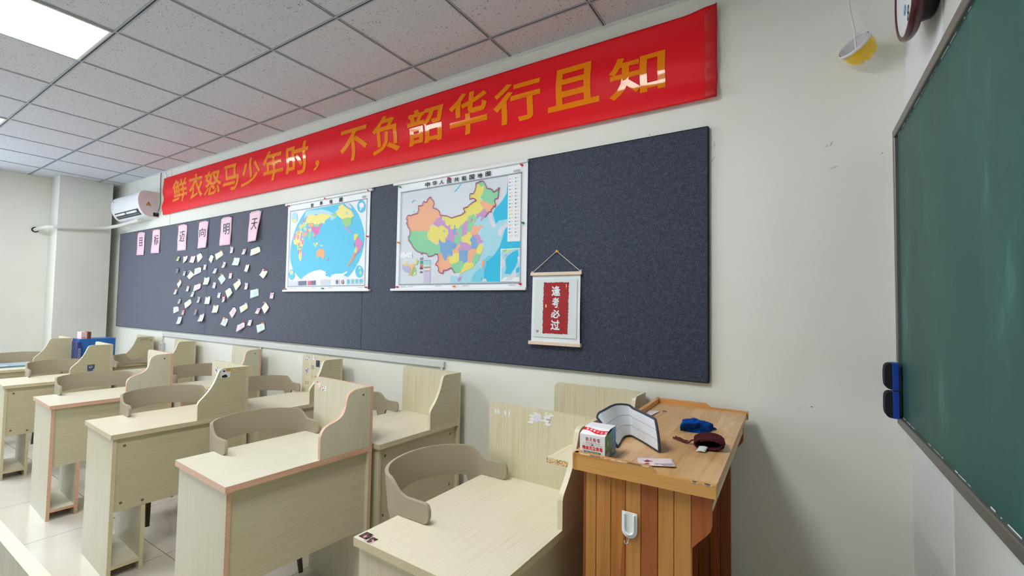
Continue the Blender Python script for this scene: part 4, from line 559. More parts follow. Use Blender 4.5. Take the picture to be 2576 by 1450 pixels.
def patch(m, x0, x1, z0, z1, off, mat, jag=0.0, nseg=40):
    r_ = random.Random(5)
    je = lambda: r_.uniform(-jag, jag)
    zz = [lerp(z0, z1, k/nseg) for k in range(nseg+1)]; L = [x0+je() for _ in zz]; Rr = [x1+je() for _ in zz]
    for k in range(nseg):
        m.add([(L[k]+sx, scy(zz[k])-off, zz[k]-sz), (Rr[k]+sx, scy(zz[k])-off, zz[k]-sz), (Rr[k+1]+sx, scy(zz[k+1])-off, zz[k+1]-sz), (L[k+1]+sx, scy(zz[k+1])-off, zz[k+1]-sz)], [(0, 1, 2, 3)], mat)
    for k in range(24):
        xa = lerp(x0, x1, k/24); xb = lerp(x0, x1, (k+1)/24); h = abs(je())*1.6
        for zc, sg in ((z0, -1), (z1, 1)):
            a_, b_ = (zc, zc+sg*h) if sg > 0 else (zc-h, zc)
            if jag: m.add([(xa+sx, scy(zc)-off, a_-sz), (xb+sx, scy(zc)-off, a_-sz), (xb+sx, scy(zc)-off, b_-sz), (xa+sx, scy(zc)-off, b_-sz)], [(0, 1, 2, 3)], mat)
patch(m, -0.558, -0.296, 1.299, 1.624, 0.0052, scroll_in)
patch(m, -0.5025, -0.3465, 1.3225, 1.604, 0.0058, dred, 0.0022)
for a, b, c, d in ((-0.3635, -0.3585, 1.578, 1.596), (-0.362, -0.360, 1.567, 1.571), (-0.4885, -0.480, 1.466, 1.482), (-0.405, -0.4025, 1.462, 1.465), (-0.491, -0.489, 1.54, 1.542), (-0.489, -0.487, 1.37, 1.372), (-0.36, -0.358, 1.388, 1.39)):
    patch(m, a, b, c, d, 0.0064, goldf, 0.0006, 6)
patch(m, -0.5415, -0.5265, 1.3238, 1.3373, 0.0064, M('seal_red', 'C08A92', 0.7))
for ch, a, b, c, d in SCT:
    m.text(ch, (a+sx, b+sx, c-sz, d-sz), scroll_paper, place=lambda p, q_: (p, scy(q_+sz)-0.0068, q_), bold=0.03)
o = m.build('paper_panel', t)
bev(MB().box(-0.5865+sx, -0.270+sx, -0.020, -0.004, 1.6465-sz, 1.664-sz, rodw).build('top_rod', t), 0.002)
bev(MB().box(-0.5895+sx, -0.2685+sx, -0.030, -0.010, 1.2555-sz, 1.2745-sz, rodw).build('bottom_rod', t), 0.002)
cord_m = M('scroll_cord', 'E8E2D6', 0.8)
MB().tube([(-0.576+sx, -0.012, 1.665-sz), (-0.4275+sx, -0.008, 1.781-sz), (-0.4245+sx, -0.008, 1.781-sz), (-0.279+sx, -0.012, 1.665-sz)], 0.0016, cord_m).tube([(-0.580+sx, -0.012, 1.664-sz), (-0.583+sx, -0.013, 1.672-sz), (-0.574+sx, -0.013, 1.668-sz)], 0.002, cord_m).tube([(-0.277+sx, -0.012, 1.664-sz), (-0.272+sx, -0.013, 1.674-sz), (-0.281+sx, -0.013, 1.668-sz)], 0.002, cord_m).build('cord', t, smooth=60)

# cable trunking and wall socket
t = thing('cable_trunking', 'white plastic cable trunking running along wall below the pinboard', 'cable trunking', (-3.35, 0, 1.08))
def tz(x): return lerp(1.0835, 1.0845, (x+5.46)/4.2)
bev(MB().box(-5.462+3.35, -1.241+3.35, -0.016, -0.0005, -0.019, 0.019, raceway_m).build('raceway', t), 0.002)
for x, z0 in ((-5.466, 0.985), (-3.42, 0.60), (-1.262, 0.70)):
    bev(MB().box(x-0.010+3.35, x+0.010+3.35, -0.013, -0.0005, z0-1.08, -0.0185, raceway_m).build('drop', t), 0.002)
t = thing('wall_socket', 'white double wall socket at left below the pinboard end', 'socket', (-5.46, 0, 0.945))
bev(MB().box(-0.043, 0.043, -0.032, -0.0005, -0.055, 0.04, raceway_m).build('face_plate', t), 0.003)
sk = MB()
for zc in (-0.028, 0.012):
    for dx, w_ in ((-0.016, 0.003), (0.0, 0.003), (0.016, 0.003)): sk.box(dx-w_/2, dx+w_/2, -0.0328, -0.0322, zc-0.006, zc+0.006, ink)
sk.build('pin_hole', t)
s1 = MB().box(-5.452, -5.446, -0.0012, -0.0002, 2.337, 2.985, M('wall_seam_grey', 'B9B9AE', 0.8)); struct(s1.build('trim_3'))

# air conditioner
t = thing('air_conditioner', 'white wall-mounted air conditioner high in the far left corner', 'air conditioner', (-6.185, 0, 2.61))
acw = M('air_conditioner_white', 'EEF0F6', 0.25, spec=0.5); acg = M('air_conditioner_cap', 'DAD2D4', 0.4); acd = M('vent_dark', '1C1E22', 0.6); acv = M('vane_white', 'F2F2F4', 0.35)  # the cap's pinkish colour has the banner's red bounce put into it
prof = [(-0.0005, 0.150), (-0.10, 0.150), (-0.150, 0.146), (-0.180, 0.128), (-0.198, 0.09), (-0.204, 0.04), (-0.200, -0.01), (-0.186, -0.06), (-0.162, -0.105), (-0.130, -0.135), (-0.09, -0.15), (-0.0005, -0.15)]
pf = spline(prof, 4)
m = MB().prism(pf, 'x', -0.425, 0.412, acw); m.build('body', t, smooth=30)
pf2 = [(p[0]*1.004-(0.001 if p[0] < -0.02 else 0), p[1]*1.008) for p in pf]
MB().prism(pf2, 'x', 0.412, 0.424, acg).build('end_cap', t, smooth=30)
def fr(z):                                          # front profile depth at height z
    for (a, b), (c, d) in zip(pf[:-1], pf[1:]):
        if (b-z)*(d-z) <= 0 and a < -0.02 and abs(b-d) > 1e-6: return lerp(a, c, (b-z)/(b-d))
    return -0.2
slot = MB().grid(lambda u, v: (lerp(-0.36, 0.36, u), fr(lerp(-0.064, -0.128, v))-0.0015, lerp(-0.064, -0.128, v)), 2, 10, acd); slot.build('air_outlet', t, smooth=60)
for a, b in ((-0.345, -0.03), (0.0, 0.315)):
    vn = MB().grid(lambda u, v: (lerp(a, b, u), fr(lerp(-0.078, -0.100, v))-0.007, lerp(-0.078, -0.100, v)), 2, 4, acv).build('vane', t, smooth=60); solid(vn, 0.003)
lv = MB()
for k in range(22):
    x = -0.33+k*0.031; lv.box(x, x+0.016, fr(-0.114)-0.006, fr(-0.114)-0.002, -0.122, -0.107, M('louvre_grey', '8E9096', 0.5))
lv.build('louvre', t)
MB().grid(lambda u, v: (lerp(-0.390, -0.352, u), fr(lerp(0.095, 0.075, v))-0.001, lerp(0.095, 0.075, v)), 2, 2, M('label_cyan', '4DB7DE', 0.4)).grid(lambda u, v: (lerp(-0.39, -0.352, u), fr(lerp(-0.002, -0.010, v))-0.001, lerp(-0.002, -0.010, v)), 1, 1, M('label_cyan', '4DB7DE', 0.4)).grid(lambda u, v: (lerp(-0.375, -0.360, u), fr(lerp(0.06, 0.02, v))-0.001, lerp(0.06, 0.02, v)), 2, 2, M('label_grey', 'B8C2CC', 0.4)).build('label', t)
MB().add([(0.4255, -0.130, -0.022), (0.4255, -0.078, -0.022), (0.4255, -0.104, 0.028)], [(0, 1, 2)], M('warning_black', '231F14', 0.5)).add([(0.4260, -0.123, -0.018), (0.4260, -0.085, -0.018), (0.4260, -0.104, 0.019)], [(0, 1, 2)], M('warning_yellow', 'E8A93A', 0.5)).add([(0.4265, -0.106, -0.012), (0.4265, -0.102, -0.012), (0.4265, -0.100, 0.008), (0.4265, -0.108, 0.008)], [(0, 1, 2, 3)], M('warning_black', '231F14', 0.5)).build('warning_label', t)
bev(MB().box(0.395, 0.4275, -0.055, -0.0005, -0.140, -0.095, acd).build('pipe_cover', t), 0.003)
pp = spline([(-6.02, -0.10, 2.438), (-6.30, -0.10, 2.430), (-6.62, -0.115, 2.415), (-6.88, -0.20, 2.392), (-6.915, -0.36, 2.368), (-6.91, -0.56, 2.350), (-6.95, -0.655, 2.345), (-7.12, -0.70, 2.340), (-7.305, -0.725, 2.325)], 8)
tag(MB().tube(pp, 0.022, M('pipe_wrap', 'E4E3DC', 0.7), 12).build('refrigerant_pipe', None, smooth=60), 'white wrapped refrigerant pipe from the air conditioner across the pilaster', 'pipe')
tag(MB().lathe([(0.024, 0.0), (0.034, 0.004), (0.034, -0.001), (0.024, -0.002)], acd, 24, c=(-7.307, -0.725, 2.325), axis='x', cap=True).build('pipe_sleeve', None, smooth=40), 'dark round wall hole where the white pipe enters the left wall', 'pipe sleeve')
tag(MB().tube(spline([(-5.690, -0.018, 2.992), (-5.705, -0.015, 2.93), (-5.708, -0.012, 2.75), (-5.702, -0.012, 2.62), (-5.712, -0.02, 2.53), (-5.75, -0.03, 2.495)], 6), 0.0045, M('cable_grey', '5A5754', 0.5), 8).build('power_cable', None, smooth=60), 'thin dark cable hanging from the ceiling to the air conditioner', 'cable')
tag(MB().tube(spline([(-5.600, -0.008, 2.990), (-5.560, -0.008, 2.92), (-5.575, -0.008, 2.72), (-5.63, -0.010, 2.58), (-5.72, -0.02, 2.515)], 6), 0.003, M('cable_white', 'DCDCD6', 0.5), 8).build('signal_cable', None, smooth=60), 'thin white cable looping beside the dark cable by the air conditioner', 'cable')

# ------------------------------------------------------------------ study desks
PINKP = spline([(-0.287, 0.0), (-0.287, 0.085), (-0.283, 0.112), (-0.268, 0.135), (-0.240, 0.150), (-0.200, 0.162), (-0.172, 0.183), (-0.158, 0.215), (-0.152, 0.250), (-0.140, 0.275), (-0.115, 0.289), (-0.085, 0.293), (-0.018, 0.295)], 4)
STRAWP = spline([(-0.287, 0.0), (-0.287, 0.08), (-0.285, 0.097), (-0.276, 0.113), (-0.255, 0.135), (-0.228, 0.167), (-0.205, 0.205), (-0.190, 0.240), (-0.180, 0.268), (-0.171, 0.286), (-0.155, 0.294), (-0.13, 0.2955), (-0.018, 0.295)], 4)
LT = 0.665                                         # worktop length
def stick(m, pts3, n, mat): m.add(pts3, [tuple(range(len(pts3)))], mat)
LAMS = {'pink': (lam_y, lam_z, lam_b), 'straw': (lam_ys, lam_zs, lam_bs), 'worn': (lam_ys, lam_zs, lam_bs)}
def make_desk(name, label, style, loc, rz, scale=1.0, shelf=False, stickers=()):
    holes = style == 'straw'
    t = thing(name, label, 'desk', (loc[0], loc[1], 0), R(rz), 'study desks in two columns'); t.scale = (1, scale, 1)
    ed = {'pink': edge_p, 'straw': edge_y, 'worn': worn}[style]
    lam_y, lam_z, lam_b = LAMS[style]
    Y1 = -0.018; Y0 = Y1-LT
    bev(MB().box(-0.5, 0, Y0, Y1, 0.735, 0.76, lam_y, ed).build('worktop', t), 0.0012)
    bev(MB().box(-0.485, -0.015, Y0+0.012, Y0+0.030, 0, 0.735, lam_z, ed).build('end_panel', t), 0.001)
    bev(MB().prism([(-0.44, 0), (-0.018, 0), (-0.018, 0.346), (-0.0405, 0.346), (-0.0405, 0.735), (-0.44, 0.735)], 'y', Y0+0.150, Y0+0.168, lam_z, ed).build('inner_panel', t), 0.001)
    bev(MB().box(-0.44, -0.018, Y0+0.030, Y0+0.150, 0.050, 0.068, lam_y, ed).build('shelf', t), 0.001)
    fp = bev(MB().box(-0.040, -0.024, Y0+0.030, Y1, 0.347, 0.735, lam_b, ed).build('modesty_panel', t), 0.001)
    if holes:
        for y, z in ((Y0+0.065, 0.688), (Y0+0.060, 0.388), (Y0+0.155, 0.373), (Y1-0.05, 0.69), (Y1-0.05, 0.39)):
            MB().lathe([(0.0001, 0.0015), (0.006, 0.0015), (0.0075, 0.0)], screw_m, 12, c=(-0.024, y, z), axis='x').build('screw_cap', fp)
    c = [(-0.5+0.03-0.03*math.sin(PI/2*k/6), 1.055-0.03+0.03*math.cos(PI/2*k/6)) for k in range(7)]
    pts = [(-0.5, 0), (0, 0), (0, 1.055)]+c[::1]
    scp = bev(MB().prism(pts, 'y', Y1, 0, lam_z, ed).build('side_screen', t), 0.001)
    pr = PINKP if style == 'pink' else STRAWP
    cv = MB().prism([(a, 0.76+b) for a, b in pr]+[(-0.018, 0.76)], 'x', -0.018, 0.0, lam_z if style == 'pink' else lam_b, ed if style == 'pink' else edge_w).build('curved_panel', t)
    if style == 'pink': MB().lathe([(0.0001, 0.0012), (0.005, 0.0012), (0.006, 0.0)], screw_m, 12, c=(0, -0.06, 1.02), axis='x').build('screw_cap', cv)
    if shelf: bev(MB().box(-0.112, -0.019, Y1-0.180, Y1-0.001, 0.926, 0.944, lam_y, chip, thin='z').build('corner_shelf', t), 0.0008)
    for nm, lab, fn in stickers:
        m = MB(); fn(m); o = m.build('sticker', t); o['label'] = lab
    return t
def scr_patch(x0, x1, z0, z1, cols, seed):          # flat prints on the screen's inner face, made of small colour blocks
    def fn(m):
        r_ = random.Random(seed); nx, nz = 5, 5; y = -0.0184
        m.add([(x0, y, z0), (x1, y, z0), (x1, y, z1), (x0, y, z1)], [(0, 1, 2, 3)], M('sticker_'+cols[0], cols[0], 0.5))
        for i in range(9):
            a, b = r_.uniform(x0, x1), r_.uniform(z0, z1); q = min(x1-x0, z1-z0)*r_.uniform(0.1, 0.25)
            p = [(min(max(a+q*r_.uniform(0.6, 1.2)*math.cos(k*1.05), x0), x1), y-0.0002-0.00004*i, min(max(b+q*r_.uniform(0.5, 1.2)*math.sin(k*1.05), z0), z1)) for k in range(6)]
            c = cols[1+i % (len(cols)-1)]; m.add(p, [tuple(range(6))], M('sticker_'+c, c, 0.5))
    return fn
def front_patch(y0, y1, z0, z1, cols, seed, x=0.0004):
    def fn(m):
        r_ = random.Random(seed)
        m.add([(x, y0, z0), (x, y1, z0), (x, y1, z1), (x, y0, z1)], [(0, 1, 2, 3)], M('sticker_'+cols[0], cols[0], 0.5))
        for i in range(7):
            a, b = r_.uniform(y0, y1), r_.uniform(z0, z1); q = min(y1-y0, z1-z0)*r_.uniform(0.12, 0.28)
            p = [(x+0.0002+0.00004*i, min(max(a+q*r_.uniform(0.5, 1.2)*math.cos(k*1.05), y0), y1), min(max(b+q*r_.uniform(0.5, 1.2)*math.sin(k*1.05), z0), z1)) for k in range(6)]
            c = cols[1+i % (len(cols)-1)]; m.add(p, [tuple(range(6))], M('sticker_'+c, c, 0.5))
    return fn
def top_patch(x0, x1, y0, y1, cols, seed, which):
    def fn(m):
        r_ = random.Random(seed)
        for j, (xa, xb, ya, yb) in enumerate(((x0, lerp(x0, x1, 0.55), lerp(y0, y1, 0.2), y1), (lerp(x0, x1, 0.5), x1, y0, lerp(y0, y1, 0.75)))):
            if j != which: continue
            m.add([(xa, ya, 0.7604), (xb, ya, 0.7604), (xb, yb, 0.7604), (xa, yb, 0.7604)], [(0, 1, 2, 3)], M('sticker_'+cols[j], cols[j], 0.4))
            for i in range(8):
                a, b = r_.uniform(xa, xb), r_.uniform(ya, yb); q = 0.014*r_.uniform(0.4, 1)
                p = [(min(max(a+q*r_.uniform(0.5, 1.2)*math.cos(k*1.05), xa), xb), min(max(b+q*r_.uniform(0.5, 1.2)*math.sin(k*1.05), ya), yb), 0.7606+0.00004*i) for k in range(6)]
                c = cols[2+i % (len(cols)-2)]; m.add(p, [tuple(range(6))], M('sticker_'+c, c, 0.4))
    return fn
def peel(x0, x1, z0, z1):                           # torn sticker remains: pale scraps with faint print
    def fn(m):
        r_ = random.Random(2); y = -0.0184
        for i in range(26):
            a, b = r_.uniform(x0, x1), r_.uniform(z0, z1); q = r_.uniform(0.004, 0.017); c = r_.choice(['E9E8EC', 'E9E8EC', 'DEDDE6', 'B9D8A8', 'A9AEBE', 'E6D46A', 'F2F0F4'])
            p = [(a+q*1.5*r_.uniform(0.6, 1.2)*math.cos(k*1.05), y-0.00005*i, b+q*0.55*r_.uniform(0.6, 1.2)*math.sin(k*1.05)) for k in range(6)]
            m.add(p, [tuple(range(6))], M('sticker_'+c, c, 0.6))
        for a in (-0.47, -0.455, -0.42, -0.40):
            m.add([(a-0.09*0, y, 1.01), (a+0.008, y, 1.012), (a+0.006, y, 1.03), (a-0.002, y, 1.028)], [(0, 1, 2, 3)], M('sticker_E9E8EC', 'E9E8EC', 0.6))
    return fn
DESKA = [
 ('straw', (0.085, -0.668), -1.6, 1.03, True, 'front desk beside the wooden lectern, straw edging, torn sticker on its screen', [
    ('s', 'torn pale sticker with traces of colour', peel(-0.295, -0.205, 1.0, 1.045)), ('s', 'dark photo sticker at the worktop corner', top_patch(-0.492, -0.425, -0.679, -0.640, ['2C2A30', 'B9A9A4', '1B1A1E', '7C2F3C', 'D8A39C', '4A3E44'], 5, 0)), ('s', 'pale photo sticker beside the dark one', top_patch(-0.492, -0.425, -0.679, -0.640, ['2C2A30', 'B9A9A4', '1B1A1E', '7C2F3C', 'D8A39C', '4A3E44'], 6, 1))]),
 ('pink', (-1.100, -0.715), -3.3, 0.985, False, 'second desk from the front in the aisle column, orange stickers on its salmon-edged screen', [
    ('s', 'orange and white animal-face sticker', scr_patch(-0.475, -0.440, 0.995, 1.032, ['F4EEE8', 'E8743A', 'F4EEE8', 'D9552B'], 1)), ('s', 'small orange and white sticker', scr_patch(-0.428, -0.385, 0.985, 1.012, ['F4EEE8', 'E8743A', 'F4EEE8', '3A3030'], 2))]),
 ('straw', (-2.290, -0.705), -3.0, 0.99, True, 'third desk from the front in the aisle column, black-and-white sticker on its curved panel', [
    ('s', 'black and white picture sticker', front_patch(-0.168, -0.112, 0.998, 1.050, ['ECECF0', '16181C', 'C9A24A', '16181C', 'ECECF0'], 4)), ('s', 'purple and white sticker', scr_patch(-0.450, -0.405, 0.965, 1.018, ['E6E0EA', '6E5A86', 'E6E0EA', '574A70'], 6))]),
 ('pink', (-3.440, -0.680), -2.5, 1.0, False, 'fourth desk from the front in the aisle column, salmon edging and rounded curved panel', []),
 ('straw', (-4.670, -0.690), -3.0, 0.99, True, 'fifth desk from the front in the aisle column, dark blue sticker on its curved panel', [
    ('s', 'dark blue square sticker', front_patch(-0.175, -0.125, 0.824, 0.882, ['4A5472', '8A93AE', '2D3450', 'C6CAD8'], 8))]),
 ('straw', (-5.854, -0.680), -2.5, 1.0, False, 'farthest desk in the aisle column, a folder lying on its worktop', []),
]
for st, loc, rz, sc, sh, lab, stk in DESKA: make_desk('study_desk', lab, st, loc, rz, sc, sh, stk)
sm = ['E2DDE2', '6C7C9C', '38507A', 'B07A5A']
b3 = [(-0.455, -0.410, 1.008, 1.045), (-0.375, -0.325, 1.018, 1.050), (-0.315, -0.265, 0.968, 1.020), (-0.38, -0.34, 0.945, 0.975), (-0.455, -0.415, 0.905, 0.946), (-0.455, -0.405, 0.82, 0.845)]
DESKB = [
 ('straw', (0.075, -0.028), -1.0, 0.90, False, 'front desk of the wall column, behind the wooden lectern, worn top edge', []),
 ('straw', (-1.050, -0.075), -2.0, 0.905, False, 'second desk from the front in the wall column, small dark sticker by its curved panel', [
    ('s', 'dark picture sticker', scr_patch(-0.155, -0.100, 0.80, 0.86, ['20201E', '8A8A86', '7C2A2A', 'C8C0A8'], 9)), ('s', 'pale rectangle of old tape', scr_patch(-0.20, -0.10, 0.91, 0.925, ['DCC99A', 'D8C596'], 3))]),
 ('straw', (-2.180, -0.075), -2.0, 0.905, True, 'third desk from the front in the wall column, many small stickers on its screen', [('s', 'small picture sticker', scr_patch(a, b, c, d, ([sm, ['ECEAEE', 'B9B4C4', '8C88A0'], ['22242C', '3A4A78', '16181C'], ['A89F98', '84807C', 'C6C0B8'], ['D8D0DC', '8C6CA0', '6470A0'], ['B9B08C', '7C7854', 'D8D0A8']])[i], 20+i)) for i, (a, b, c, d) in enumerate(b3)]),
 ('pink', (-3.290, -0.075), -2.0, 0.88, False, 'fourth desk from the front in the wall column, salmon edging against the wall', []),
 ('straw', (-4.560, -0.050), -2.0, 0.91, True, 'fifth desk from the front in the wall column, under the socket end of the trunking', []),
 ('straw', (-5.560, -0.060), -2.0, 0.91, False, 'farthest desk in the wall column, a blue box standing on it', [('s', 'brown tape remains', front_patch(-0.135, -0.06, 1.01, 1.04, ['B4A684', '8A7C58', 'C6B896'], 12)), ('s', 'brown tape remains', front_patch(-0.05, -0.012, 1.0, 1.025, ['B4A684', '8A7C58', 'C6B896'], 13))]),
]
for st, loc, rz, sc, sh, lab, stk in DESKB: make_desk('study_desk', lab, st, loc, rz, sc, sh, stk)
make_desk('study_desk', 'desk in the column across the aisle, only its pale screen edge shows bottom left', 'worn', (-0.115, -2.073), 0, 1.0, False, [('s', 'dark scratch on the screen edge', lambda m: None)][:0])

# ------------------------------------------------------------------ chairs, hung by their arms on the desk tops
A_T, A_H, A_B = 0.170, 0.030, 0.230                   # arm tip x, where the arm meets the curved back, half width
ARM = A_T-A_H; ARC = 0.60; LEN = 2*ARM+ARC
def uplan(u):                                       # distance along the rail -> plan position, outward normal
    s = u*LEN
    if s < ARM: return (A_T-s, -A_B), (0, -1)
    if s > LEN-ARM: return (A_H+(s-(LEN-ARM)), A_B), (0, 1)
    a = (s-ARM)/ARC*PI; x, y = -0.152*math.sin(a), -A_B*math.cos(a)
    n = Vector((x/0.152**2, y/A_B**2)); n.normalize(); return (x+A_H, y), (n.x, n.y)
def rail_top(u):
    s = min(u, 1-u)*LEN
    tip = 0.020*(1-math.sqrt(max(0, 1-(1-min(s/0.022, 1))**2)))
    return lerp(0.740, 0.786, smooth01((s-0.10)/0.11))-tip+0.006*smooth01((s-0.22)/0.2)
def rail_bot(u):
    s = min(u, 1-u)*LEN
    tip = 0.022*(1-math.sqrt(max(0, 1-(1-min(s/0.022, 1))**2)))
    z = 0.675+tip
    z = lerp(z, 0.42, smooth01((s-0.118)/0.032))     # the upright begins
    z = lerp(z, 0.664, smooth01((s-0.148)/0.065))   # and ends where the open back begins
    return z+0.014*math.sin(PI/2*min(1, max(0, (s-0.24)/0.25)))
def rail(u, v):
    (x, y), (nx, ny) = uplan(u); zt, zb = rail_top(u), rail_bot(u); z = lerp(zt, zb, v)
    s = min(u, 1-u)*LEN; back = smooth01((s-0.15)/0.2)
    off = 0.024*back*max(0, (z-0.66)/0.13)
    low = max(0, 0.675-z)/0.255; inn = 0.20*low**1.3
    return ((x+nx*off)*(1-inn*0.6)+0.03*low*0, (y+ny*off)*(1-inn), z)
t = thing('armchair', 'x', 'chair'); CH0 = t
o = MB().grid(rail, 150, 22, chair_m).build('back_and_arms', t, smooth=180); solid(o, 0.013); bev(o, 0.005, 3)
def seat(u, v):
    a = u*2*PI; r_ = v
    ca, sa = math.cos(a), math.sin(a); k = (abs(ca)**3.2+abs(sa)**3.2)**(-1/3.2)
    x, y = 0.19*k*ca*r_+0.045, 0.205*k*sa*r_
    return (x, y, 0.425-0.022*(1-r_**2)+0.012*smooth01((r_-0.85)/0.15)*(1 if ca < 0.3 else -1.2))
o = MB().grid(seat, 48, 10, chair_m).build('seat', t, smooth=180); solid(o, 0.014, -1); bev(o, 0.004, 2)
for sx_ in (1, -1):
    for sy_ in (1, -1):
        MB().tube([(0.13*sx_, 0.11*sy_, 0.412), (0.165*sx_+0.01, 0.12*sy_, 0.2), (0.195*sx_+0.015, 0.13*sy_, 0.0)], [0.019, 0.016, 0.0115], chair_leg_m, 14).build('leg', t, smooth=50)
CHAIRS = [((-0.462, -0.945), 0, 'front desk beside the lectern'), ((-1.672, -0.965), -3, 'second desk of the aisle column'), ((-2.868, -0.945), -2, 'third desk of the aisle column'), ((-4.020, -0.985), -2, 'fourth desk of the aisle column'), ((-5.275, -0.900), -2, 'fifth desk of the aisle column'), ((-6.410, -0.965), -2, 'farthest desk of the aisle column'),
          ((-1.690, -0.370), -2, 'second desk of the wall column'), ((-2.820, -0.340), -2, 'third desk of the wall column'), ((-3.958, -0.275), -2, 'fourth desk of the wall column'), ((-5.440, -0.230), -2, 'fifth desk of the wall column')]
for i, ((x, y), rz, lab) in enumerate(CHAIRS):
    lb = 'taupe plastic armchair hanging by its arms on the '+lab
    if i == 0: CH0.location = (x, y, 0.0865); CH0.rotation_euler = (0, 0, R(rz)); CH0['label'] = lb; CH0['group'] = 'taupe armchairs hung on the desks'
    else: dup(CH0, lb, (x, y, 0.0865), R(rz))

# things on the far desks
blue_m = M('blue_plastic', '2470C4', 0.35); navy_m = M('navy_cover', '2B3F80', 0.5)
t = thing('document_box', 'bright blue document box standing on the farthest wall-column desk', 'box', (-5.86, -0.50, 0.7605))
bev(MB().box(-0.11, 0.11, -0.155, 0.150, 0, 0.283, blue_m).build('body', t), 0.002)
MB().box(0.1102, 0.1108, -0.07, -0.067, 0.0, 0.283, M('blue_fold', '1A5AA6', 0.4)).build('fold_line', t)
t = thing('ring_binder', 'narrow navy binder with pale lettered spine, left of the blue box', 'binder', (-5.755, -0.6725, 0.7605))
bev(MB().box(-0.09, 0.09, -0.0155, 0.0155, 0, 0.262, navy_m).build('cover', t), 0.002)
sp_ = MB().box(0.0902, 0.0906, -0.009, 0.011, 0.06, 0.19, M('spine_label', 'AEB8D4', 0.6))
for k in range(7): sp_.box(0.0906, 0.0909, -0.006, 0.008, 0.068+k*0.017, 0.077+k*0.017, navy_m)
sp_.build('spine_label', t)
pinkb = M('pink_book', 'F0C9CC', 0.6); brn = M('brown_pages', '7A4A38', 0.7)
for k, (y0, y1) in enumerate(((-0.635, -0.588), (-0.587, -0.573), (-0.572, -0.555))):
    t = thing('booklet', ['pale pink booklet standing on top of the blue box', 'brown booklet standing beside the pink one on the blue box', 'dark brown booklet, rightmost on top of the blue box'][k], 'book', (-5.84, (y0+y1)/2, 1.044)); h = (y1-y0)/2
    m = MB().box(-0.06, 0.07, -h, h, 0, 0.074, pinkb if k == 0 else M('brown_book%d' % k, ['', '8A5240', '6A3E30'][k], 0.7))
    bev(m.build('cover', t), 0.001)
    if k == 0: MB().box(0.0701, 0.0705, -0.018, 0.010, 0.006, 0.010, M('red_print', 'D8606C', 0.6)).box(0.0701, 0.0705, -0.018, 0.014, 0.014, 0.019, M('red_print', 'D8606C', 0.6)).build('print', t)
    else: MB().box(0.0701, 0.0705, -h*0.25, h*0.25, 0.004, 0.07, brn).build('spine_stripe', t)
t = thing('plastic_folder', 'pale blue plastic folder lying on the farthest aisle-column desk', 'folder', (-6.26, -1.03, 0.7605), R(-4))
bev(MB().box(-0.17, 0.17, -0.13, 0.13, 0, 0.016, M('folder_blue', 'B9D3E8', 0.2), M('folder_edge', '6C8C9C', 0.3)).build('cover', t), 0.003)
MB().box(0.12, 0.16, -0.125, -0.06, 0.0161, 0.0185, M('folder_clip', 'D5DBE0', 0.3)).build('clip', t)

# ------------------------------------------------------------------ lectern
t = thing('lectern', 'wooden slatted lectern with raised rims beside the front desk', 'lectern', (0.34, -0.56, 0), R(0.8)); LC = t
ZT = 1.022
def xl(x): return x-0.34
def yl(y): return y+0.56
bev(MB().box(xl(0.16), xl(0.530), yl(-1.032), yl(-0.075), 0.998, ZT, pine, pine_rim_y).build('top_board', t), 0.003)
def rim_profile(x0, x1): return [(x0, 0.994), (x1, 0.994), (x1, ZT+0.006), (xl(0.385), ZT+0.006), (xl(0.365), ZT+0.021), (x0, ZT+0.021)]
bev(MB().prism(rim_profile(xl(0.146), xl(0.532)), 'y', yl(-1.050), yl(-1.032), pine_rim).build('rim', t), 0.002)
bev(MB().prism(rim_profile(xl(0.146), xl(0.536)), 'y', yl(-0.075), yl(-0.057), pine_rim).build('rim', t), 0.002)
bev(MB().box(xl(0.142), xl(0.160), yl(-1.050), yl(-0.057), 0.994, ZT+0.021, pine_rim_y).build('rim', t), 0.002)
wr_ = MB()
rg = random.Random(4)
for k in range(14):                                 # worn pale chips along the near rim
    x = lerp(xl(0.155), xl(0.35), rg.random()); wr_.box(x, x+rg.uniform(0.01, 0.035), yl(-1.0506), yl(-1.047), ZT+0.0195, ZT+0.0214, worn)
for k in range(7):
    x = lerp(xl(0.44), xl(0.51), rg.random()); wr_.box(x, x+rg.uniform(0.006, 0.02), yl(-1.0508), yl(-1.046), ZT+0.003, ZT+0.0065, worn)
wr_.build('worn_edge', t)
EDGE = [0.178, 0.210, 0.254, 0.296, 0.339, 0.385, 0.4265, 0.470]
TONE = [plank_a, plank_a, plank_m, plank_a, plank_r, plank_a, plank_a]
def end_side(y0, y1, out):
    for k in range(7):
        bev(MB().box(xl(EDGE[k])+0.0006, xl(EDGE[k+1])-0.0006, yl(y0), yl(y1), 0, 0.998, TONE[k] if out else (plank_d, plank_r)[k % 2]).build('plank', t), 0.0018)
    wp = [(xl(0.4706), 0.850), (xl(0.508), 0.892), (xl(0.5155), 0.902), (xl(0.5185), 0.912), (xl(0.5185), 0.998), (xl(0.4706), 0.998)]
    bev(MB().prism(wp, 'y', yl(y0), yl(y1), plank_r).build('wing', t), 0.002)
end_side(-1.030, -1.012, True); end_side(-0.108, -0.090, False)
MB().add([(xl(0.2725), yl(-1.0304), 0.60), (xl(0.2945), yl(-1.0304), 0.60), (xl(0.2945), yl(-1.0304), 0.895)], [(0, 1, 2)], plank_r).build('russet_heartwood', t)
bev(MB().box(xl(0.170), xl(0.178), yl(-1.028), yl(-0.092), 0, 0.998, plank_d).build('corner_strip', t), 0.001)
ys = [-1.010+0.0985*k for k in range(10)]
